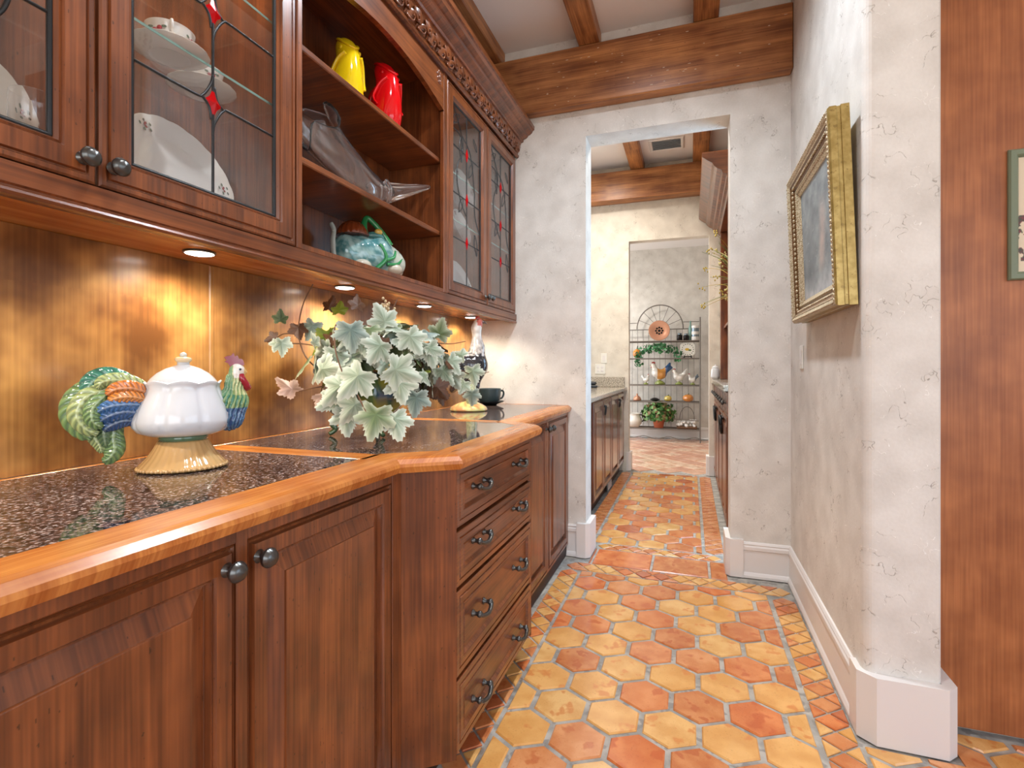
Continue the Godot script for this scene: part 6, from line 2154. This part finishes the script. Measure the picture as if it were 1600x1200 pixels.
func build_rack() -> void:
	var t := thing("bakers_rack", "dark wire baker's rack with arched top against the far wall", "rack", Vector3(RX, 0, -8.30))
	var hw := 0.61
	for x in [-hw, hw]:
		for z in [0.0, -0.34]:
			var b := MB.new()
			b.tube([Vector3(x, 0.002, z), Vector3(x, 1.95 if z < -0.1 else 1.92, z)], 0.009, -1, 8)
			obj("post", b, M.rack, t)
	for y in SH:
		var b := MB.new()
		b.tube([Vector3(-hw, y, 0), Vector3(hw, y, 0)], 0.009, -1, 6)
		b.tube([Vector3(-hw, y, -0.34), Vector3(hw, y, -0.34)], 0.009, -1, 6)
		for k in 13:
			var z := -0.34 * (k + 0.5) / 13.0
			b.tube([Vector3(-hw, y, z), Vector3(hw, y, z)], 0.002, -1, 5)
		for x in [-hw, 0.0, hw]:
			b.tube([Vector3(x, y, 0), Vector3(x, y, -0.34)], 0.006, -1, 6)
		obj("shelf", b, M.rack, t)
	for k in 13:
		var x := -hw + 2 * hw * (k + 1) / 14.0
		var b := MB.new()
		b.tube([Vector3(x, 0.19, -0.345), Vector3(x, 1.77, -0.345)], 0.003, -1, 5)
		obj("upright_wire", b, M.rack, t)
	var b := MB.new()
	b.tube([Vector3(-hw, 1.77, -0.345), Vector3(hw, 1.77, -0.345)], 0.008, -1, 6)
	b.tube([Vector3(-hw, 1.88, -0.345), Vector3(-0.36, 1.88, -0.345)], 0.006, -1, 6)
	b.tube([Vector3(0.36, 1.88, -0.345), Vector3(hw, 1.88, -0.345)], 0.006, -1, 6)
	obj("top_rail", b, M.rack, t)
	b = MB.new()
	var pts := [Vector3(0.36, 1.77, -0.345)]
	for k in 25:
		var a := PI * k / 24
		pts.append(Vector3(cos(a) * 0.36, 1.78 + sin(a) * 0.385, -0.345))
	b.tube(pts, 0.009, -1, 8, 1.0, Vector3.BACK)
	obj("arch", b, M.rack, t)
	for k in 7:
		var a := PI * (k + 1) / 8
		b = MB.new()
		b.tube([Vector3(cos(a) * 0.08, 1.78 + sin(a) * 0.085, -0.345), Vector3(cos(a) * 0.355, 1.78 + sin(a) * 0.38, -0.345)], 0.004, -1, 5)
		obj("spoke", b, M.rack, t)
	b = MB.new()
	var sk := []
	for k in 21:
		sk.append(Vector3(-hw + 2 * hw * k / 20.0, 0.06 + 0.02 * cos(k * 0.63 * 1.6), 0.0))
	b.tube(sk, 0.007, -1, 6)
	obj("bottom_scroll", b, M.rack, t)
	var Z := -8.46
	var base := func(i: int) -> float: return SH[i] + 0.0095
	# top shelf
	t = thing("copper_plate", "round hammered copper plate leaning on the rack's top shelf", "plate", Vector3(-0.475, base.call(0), -8.50))
	b = MB.new()
	b.xf = Transform3D(Basis(Vector3.RIGHT, PI / 2 - 0.18), Vector3(0, 0.165, 0))
	b.lathe([Vector2(0, 0), Vector2(0.085, 0.0), Vector2(0.095, 0.012), Vector2(0.155, 0.02), Vector2(0.165, 0.026), Vector2(0.16, 0.03), Vector2(0.092, 0.02), Vector2(0.082, 0.009), Vector2(0, 0.009)], 40)
	obj("dish", b, M.copper, t)
	b = MB.new()
	b.xf = Transform3D(Basis(Vector3.RIGHT, PI / 2 - 0.18), Vector3(0, 0.165, 0))
	for k in 8:
		var a := TAU * k / 8
		b.ball(Vector3(cos(a) * 0.05, 0.010, sin(a) * 0.05), Vector3(0.018, 0.004, 0.018), 8, 5)
	b.ball(Vector3(0, 0.010, 0), Vector3(0.024, 0.006, 0.024), 10, 5)
	obj("embossed_rosette", b, M.bronze_dark, t)
	for q in [[-0.165, 0.042, 0.12, "small dark glass jar beside the metal tin on top shelf", "dark_jar"], [-0.07, 0.042, 0.11, "small dark glass jar nearest the tin on top shelf", "dark_jar"]]:
		t = thing(q[4], q[3], "jar", Vector3(q[0], base.call(0), Z))
		b = MB.new()
		b.lathe([Vector2(0, 0), Vector2(q[1], 0), Vector2(q[1], q[2] * 0.7), Vector2(q[1] * 0.7, q[2] * 0.8), Vector2(0, q[2] * 0.8)], 18)
		obj("jar_body", b, M.bronze_dark, t)
		b = MB.new()
		b.lathe([Vector2(q[1] * 0.72, q[2] * 0.81), Vector2(q[1] * 0.72, q[2]), Vector2(0, q[2])], 18)
		obj("lid", b, M.steel, t)
	t = thing("tin", "pale tall tin with blue marks at the right end of top shelf", "tin", Vector3(0.065, base.call(0), Z))
	b = MB.new()
	b.lathe([Vector2(0, 0), Vector2(0.055, 0), Vector2(0.055, 0.23), Vector2(0, 0.23)], 24)
	obj("can", b, M.trim, t)
	b = MB.new()
	b.lathe([Vector2(0.0555, 0.06), Vector2(0.0565, 0.062), Vector2(0.0565, 0.09), Vector2(0.0555, 0.092)], 24)
	obj("band", b, M.steel, t)
	b = MB.new()
	b.lathe([Vector2(0.0555, 0.14), Vector2(0.0565, 0.142), Vector2(0.0565, 0.19), Vector2(0.0555, 0.192)], 24)
	obj("band", b, M.steel, t)
	t = thing("bottle", "thin clear bottle behind the tin on the rack's top shelf", "bottle", Vector3(-0.005, base.call(0), -8.53))
	b = MB.new()
	b.lathe([Vector2(0, 0), Vector2(0.03, 0), Vector2(0.03, 0.2), Vector2(0.012, 0.25), Vector2(0.012, 0.31), Vector2(0, 0.31)], 18)
	obj("glass_body", b, M.shelf_edge, t)
	# second shelf
	t = thing("orange_lantern", "orange hanging gourd ornament at the left of second shelf", "ornament", Vector3(-0.815, base.call(1), Z))
	b = MB.new()
	b.col = L(206, 128, 40)
	b.ball(Vector3(0, 0.075, 0), Vector3(0.07, 0.075, 0.07), 16, 10)
	b.col = L(70, 80, 60)
	b.tube([Vector3(0, 0.145, 0), Vector3(0.01, 0.2, 0)], 0.014, 0.007, 8)
	obj("gourd", b, M.glaze, t)
	foliage("trailing_ivy", "dark green ivy trailing along the rack's second shelf", Vector3(-0.48, base.call(1), -8.42), Vector3(0.33, 0.10, 0.14), 420, [L(36, 104, 56), L(58, 134, 76), L(84, 156, 98)], 0.035, true)
	t = thing("square_plate", "white octagonal plate with painted fruit on a dark stand", "plate", Vector3(-0.045, base.call(1), Z))
	b = MB.new()
	b.xf = Transform3D(Basis(Vector3.RIGHT, -0.15), Vector3(0, 0.132, 0))
	var oc := PackedVector2Array()
	for p in [Vector2(-0.11, -0.07), Vector2(-0.07, -0.11), Vector2(0.07, -0.11), Vector2(0.11, -0.07), Vector2(0.11, 0.07), Vector2(0.07, 0.11), Vector2(-0.07, 0.11), Vector2(-0.11, 0.07)]:
		oc.append(p)
	b.prism(oc, Vector3.ZERO, Vector3.RIGHT, Vector3.UP, Vector3(0, 0, 0.014), 0.006)
	obj("dish", b, M.plate_white, t)
	b = MB.new()
	b.xf = Transform3D(Basis(Vector3.RIGHT, -0.15), Vector3(0, 0.132, 0.014))
	for k in 16:
		var a := TAU * k / 16
		b.col = L(70, 76, 70)
		b.ball(Vector3(cos(a) * 0.085, sin(a) * 0.085, 0), Vector3(0.008, 0.008, 0.002), 6, 4)
	b.col = L(206, 170, 60)
	b.ball(Vector3(-0.01, 0.0, 0), Vector3(0.034, 0.022, 0.003), 10, 5)
	b.col = L(90, 112, 60)
	b.ball(Vector3(0.03, -0.012, 0), Vector3(0.026, 0.014, 0.003), 10, 5)
	obj("painted_fruit", b, M.glaze, t)
	b = MB.new()
	for s in [-1.0, 1.0]:
		b.tube([Vector3(0.06 * s, 0.0, 0.06), Vector3(0.05 * s, 0.03, 0.035), Vector3(0.045 * s, 0.05, -0.01), Vector3(0.05 * s, 0.003, -0.08)], 0.007, -1, 6)
	b.tube([Vector3(-0.06, 0.02, 0.03), Vector3(0.06, 0.02, 0.03)], 0.007, -1, 6)
	obj("stand", b, M.bronze_dark, t)
	# third shelf: the hens
	hen("hen_figurine", "small white hen figurine, leftmost on the rack's hen shelf", Vector3(-0.68, base.call(2), Z), 0.17, -0.5, 0)
	hen("rooster_figurine", "big white and gold rooster with blue tail, middle of the rack", Vector3(-0.465, base.call(2), Z), 0.37, PI + 0.2, 1)
	hen("rooster_figurine", "white rooster with red comb, right of the big rooster", Vector3(-0.175, base.call(2), Z), 0.26, PI + 0.1, 0)
	hen("hen_figurine", "white hen with blue-grey tail, rightmost on the rack's hen shelf", Vector3(0.025, base.call(2), Z), 0.18, PI, 2)
	# fourth shelf
	t = thing("copper_bell", "copper domed bell at the left of the fourth shelf", "bell", Vector3(-0.815, base.call(3), Z))
	b = MB.new()
	b.lathe([Vector2(0, 0), Vector2(0.066, 0.0), Vector2(0.064, 0.02), Vector2(0.05, 0.055), Vector2(0.024, 0.075), Vector2(0.012, 0.08), Vector2(0.014, 0.105), Vector2(0, 0.112)], 24)
	obj("dome", b, M.copper, t)
	t = thing("dark_dish", "low dark oval dish on the fourth shelf between bell and pumpkin", "dish", Vector3(-0.54, base.call(3), Z))
	b = MB.new()
	b.lathe([Vector2(0, 0), Vector2(0.04, 0), Vector2(0.08, 0.02), Vector2(0.076, 0.026), Vector2(0.03, 0.048), Vector2(0, 0.052)], 24)
	obj("dish_body", b, M.bronze_dark, t)
	pumpkin("pumpkin", "small pale yellow pumpkin on the fourth shelf", Vector3(-0.34, base.call(3), Z), 0.058, 0.085, L(206, 180, 90))
	pumpkin("pumpkin", "larger orange and yellow pumpkin at the fourth shelf's right end", Vector3(-0.04, base.call(3), Z), 0.08, 0.11, L(206, 132, 60))
	# bottom shelf
	t = thing("painted_pot", "cream painted pot at the left of the bottom shelf", "pot", Vector3(-0.86, base.call(4), Z))
	b = MB.new()
	b.lathe([Vector2(0, 0), Vector2(0.07, 0), Vector2(0.115, 0.06), Vector2(0.12, 0.12), Vector2(0.09, 0.18), Vector2(0.08, 0.19), Vector2(0.1, 0.215), Vector2(0.09, 0.215), Vector2(0, 0.17)], 28)
	obj("pot", b, M.plate_white, t)
	b = MB.new()
	b.tube(arc([Vector3(0.08, 0.19, 0), Vector3(0.15, 0.18, 0), Vector3(0.16, 0.12, 0), Vector3(0.11, 0.08, 0)], 5), 0.01, -1, 8, 1.0, Vector3.BACK)
	obj("handle", b, M.bronze_dark, t)
	var pl := foliage("potted_plant", "bushy green plant in a terracotta pot on the bottom shelf", Vector3(-0.48, base.call(4), -8.44), Vector3(0.27, 0.20, 0.22), 640, [L(52, 108, 44), L(84, 140, 62), L(124, 164, 90), L(134, 110, 70)], 0.052, false)
	b = MB.new()
	b.lathe([Vector2(0, 0), Vector2(0.07, 0), Vector2(0.09, 0.12), Vector2(0.10, 0.12), Vector2(0.10, 0.15), Vector2(0.09, 0.15), Vector2(0, 0.13)], 24)
	obj("terracotta_pot", b, M.terracotta, pl)
	t = thing("flower_basket", "long wire basket of white blossoms with hoop handle, bottom shelf", "basket", Vector3(-0.055, base.call(4), -8.44))
	b = MB.new()
	b.box(Vector3(-0.15, 0, -0.08), Vector3(0.15, 0.04, 0.08), 0.01)
	obj("wicker_base", b, M.stem, t)
	b = MB.new()
	pts = []
	for k in 17:
		var a := PI * k / 16
		pts.append(Vector3(cos(a) * 0.11, 0.14 + sin(a) * 0.20, 0))
	b.tube(pts, 0.005, -1, 6, 1.0, Vector3.BACK)
	b.tube([Vector3(-0.20, 0.15, 0.08), Vector3(0.17, 0.13, 0.08)], 0.008, -1, 6)
	obj("hoop_handle", b, M.rack, t)
	b = MB.new()
	b.col = L(226, 222, 216)
	for k in 70:
		b.ball(Vector3(rng.randf_range(-0.14, 0.14), rng.randf_range(0.045, 0.12), rng.randf_range(-0.06, 0.07)), Vector3.ONE * rng.randf_range(0.017, 0.028), 6, 4)
	var o := obj("blossoms", b, M.matte, t)
	o.set_meta("kind", "stuff")

func pumpkin(called: String, label: String, at: Vector3, r: float, h: float, col: Color) -> void:
	var t := thing(called, label, "pumpkin", at)
	var b := MB.new()
	b.col = col
	var rib := func(a: float, _i: int) -> float: return 1.0 + 0.09 * absf(sin(a * 4.5)) - 0.05
	b.lathe([Vector2(0, 0.006), Vector2(r * 0.5, 0.0), Vector2(r * 0.9, h * 0.2), Vector2(r, h * 0.48), Vector2(r * 0.88, h * 0.78), Vector2(r * 0.45, h), Vector2(0, h * 0.92)], 36, rib)
	obj("shell", b, M.glaze, t)
	b = MB.new()
	b.col = L(96, 104, 60)
	b.tube([Vector3(0, h * 0.9, 0), Vector3(0.004, h * 1.05, 0), Vector3(0.014, h * 1.18, 0)], 0.012, 0.007, 8)
	obj("stalk", b, M.glaze, t)

func hen(called: String, label: String, at: Vector3, h: float, turn: float, kind: int) -> void:
	# a ceramic bird about h tall, head towards its own +x
	var t := thing(called, label, "figurine", at, turn)
	var s := h / 0.3
	var bones := [[Vector3(-0.02, 0.13, 0), Vector3(0.04, 0.145, 0), 0.062, 0.058], [Vector3(0.05, 0.16, 0), Vector3(0.075, 0.235, 0), 0.042, 0.024], [Vector3(0.075, 0.235, 0), Vector3(0.085, 0.252, 0), 0.026, 0.024], [Vector3(-0.03, 0.14, 0), Vector3(-0.10, 0.21, 0), 0.045, 0.026], [Vector3(-0.09, 0.20, 0), Vector3(-0.125, 0.27, 0), 0.028, 0.016], [Vector3(-0.1, 0.20, 0), Vector3(-0.15, 0.22, 0), 0.024, 0.014], [Vector3(0.01, 0.10, 0), Vector3(0.01, 0.05, 0), 0.03, 0.022]]
	var sb := []
	for q in bones:
		sb.append([q[0] * s, q[1] * s, q[2] * s, q[3] * s])
	var paint := func(p: Vector3, _g: Vector3) -> Color:
		var q := p / s
		if q.x < -0.065:
			return [L(212, 208, 200), L(44, 84, 132), L(92, 104, 116)][kind]
		if kind == 1 and q.x < 0.035 and q.y > 0.07:
			return L(196, 136, 66)
		if q.y < 0.06:
			return L(150, 150, 84)
		return L(218, 212, 202)
	var b := MB.new()
	nets(b, sb, 0.03 * s, 0.0105 * s, paint)
	var bd := obj("body", b, M.glaze, t)
	b = MB.new()
	b.col = L(176, 40, 44)
	for k in 3:
		b.ball(Vector3(0.065 + 0.014 * k, 0.282 - 0.004 * absi(k - 1), 0) * s, Vector3(0.010, 0.013, 0.006) * s, 6, 5)
	b.ball(Vector3(0.105, 0.226, 0) * s, Vector3(0.008, 0.014, 0.008) * s, 6, 5)
	obj("red_comb", b, M.glaze, bd)
	b = MB.new()
	b.col = L(206, 168, 80)
	b.tube([Vector3(0.103, 0.250, 0) * s, Vector3(0.128, 0.244, 0) * s], 0.009 * s, 0.001, 6)
	obj("beak", b, M.glaze, bd)
	b = MB.new()
	b.col = L(128, 138, 70)
	b.lathe([Vector2(0, 0), Vector2(0.07 * s, 0), Vector2(0.066 * s, 0.025 * s), Vector2(0.03 * s, 0.05 * s), Vector2(0, 0.052 * s)], 20)
	obj("grass_base", b, M.glaze, t)

func foliage(called: String, label: String, at: Vector3, r: Vector3, count: int, cols: Array, size: float, trail: bool) -> Node3D:
	var t := thing(called, label, "plant", at)
	var lm := leaf_mesh(L(255, 255, 255), L(220, 220, 220), L(235, 235, 235), 0.4, 5)
	var mm := MultiMesh.new()
	mm.transform_format = MultiMesh.TRANSFORM_3D
	mm.use_colors = true
	mm.mesh = lm
	mm.instance_count = count
	for k in count:
		var a := rng.randf_range(0, TAU)
		var e := rng.randf_range(-0.7, 1.5)
		var d := Vector3(cos(a) * cos(e), sin(e), sin(a) * cos(e))
		var p := d * r * rng.randf_range(0.55, 1.0) + Vector3(0, (r.y + (0.06 if trail else 0.06)) * 0.85, 0)
		if trail and k % 4 == 0:
			p = Vector3(rng.randf_range(-0.36, -0.24), rng.randf_range(-0.14, 0.10), rng.randf_range(0.03, 0.1))
		if trail and k % 9 == 0:
			p = Vector3(rng.randf_range(0.22, 0.34), rng.randf_range(-0.05, 0.10), rng.randf_range(0.03, 0.1))
		p.y = maxf(p.y, -0.16 if trail and absf(p.x) > 0.2 and p.z > 0.02 else 0.01)
		var z := (d + Vector3(rng.randfn(), rng.randfn() + 0.5, rng.randfn()) * 0.4).normalized()
		var x := Vector3(rng.randfn(), rng.randfn(), rng.randfn()).cross(z).normalized()
		mm.set_instance_transform(k, Transform3D(Basis(x, z.cross(x), z).scaled_local(Vector3.ONE * size * rng.randf_range(0.8, 1.3)), p))
		mm.set_instance_color(k, cols[rng.randi() % cols.size()])
	var o := MultiMeshInstance3D.new()
	o.name = "foliage"
	o.multimesh = mm
	o.material_override = M.leaf
	o.set_meta("kind", "stuff")
	t.add_child(o, true)
	return t


const PUCK := 0.44

func _ready() -> void:
	rng.seed = 20240
	# camera: level, turned to the cabinets, lens shifted a little
	var cam := Camera3D.new()
	cam.name = "camera"
	cam.near = 0.05
	cam.far = 60.0
	cam.projection = Camera3D.PROJECTION_FRUSTUM
	cam.size = 2.0 * 0.05 * 600.0 / 801.5
	cam.frustum_offset = Vector2(0.0, -25.6 / 801.5 * 0.05)
	add_child(cam)
	cam.position = Vector3(0, 1.15, 0)
	cam.rotation.y = 0.33538
	cam.current = true
	# sky and exposure
	var env := Environment.new()
	var sky := Sky.new()
	var sm := ProceduralSkyMaterial.new()
	sm.sky_top_color = C(120, 160, 215)
	sm.sky_horizon_color = C(206, 220, 232)
	sm.ground_bottom_color = C(110, 112, 100)
	sm.ground_horizon_color = C(190, 196, 190)
	sm.sky_energy_multiplier = 1.6
	sky.sky_material = sm
	env.background_mode = Environment.BG_SKY
	env.sky = sky
	env.tonemap_mode = Environment.TONE_MAPPER_LINEAR
	env.tonemap_exposure = 1.10
	env.sdfgi_enabled = true
	env.ssao_enabled = true
	env.ssil_enabled = true
	var we := WorldEnvironment.new()
	we.name = "world_environment"
	we.environment = env
	add_child(we)
	# daylight at the windows
	area(Vector3(0.9, 1.65, 2.98), Vector3.FORWARD, 3.2, 1.9, 6.5, Color(0.99, 0.98, 0.96), "daylight_back")
	area(Vector3(3.48, 1.65, 0.45), Vector3.LEFT, 3.5, 1.9, 3.4, Color(0.93, 0.97, 1.0), "daylight_east")
	area(Vector3(0.88, 1.3, -3.8), Vector3.LEFT, 0.8, 2.0, 3.8, Color(0.68, 0.86, 1.0), "daylight_pantry")
	area(Vector3(-2.94, 1.35, -7.3), Vector3.RIGHT, 2.0, 2.1, 6.0, Color(0.95, 0.98, 1.0), "daylight_far")
	make_materials()
	ceiling_can(Vector3(-0.25, CEIL, -0.9), 2.2, Color(0.96, 0.98, 1.0), "behind the camera's view over the corridor")
	ceiling_can(Vector3(-0.25, CEIL, -2.0), 3.2, Color(0.90, 0.95, 1.0), "over the hexagon floor between two joists")
	ceiling_can(Vector3(-0.25, 3.399, -4.1), 3.8, Color(1.0, 0.97, 0.93), "on the second room's ceiling, hidden by the doorway head")
	ceiling_can(Vector3(-0.9, 3.399, -4.9), 3.6, Color(1.0, 0.97, 0.93), "on the second room's ceiling nearer its left wall")
	ceiling_can(Vector3(-1.7, 3.099, -7.5), 5.0, Color(1.0, 0.98, 0.95), "on the far room's ceiling")
	build_shell()
	build_floor()
	build_beams()
	build_base_cabinets()
	build_countertop()
	build_backsplash()
	build_upper_cabinets()
	build_tureen()
	build_arrangement()
	build_guinea_hen()
	build_cup()
	gluggle("fish_jug", "glossy yellow fish-shaped jug on the top open shelf", M.yellow_glaze, Vector3(-1.20, 2.0995, -1.585), -0.5, 0.92)
	gluggle("fish_jug", "glossy red fish-shaped jug on the top open shelf", M.red_glaze, Vector3(-1.17, 2.0995, -1.79), -0.35, 0.98)
	build_crystal()
	build_fish_tureen()
	build_dishes()
	build_picture()
	build_fittings()
	build_pantry()
	build_rack()
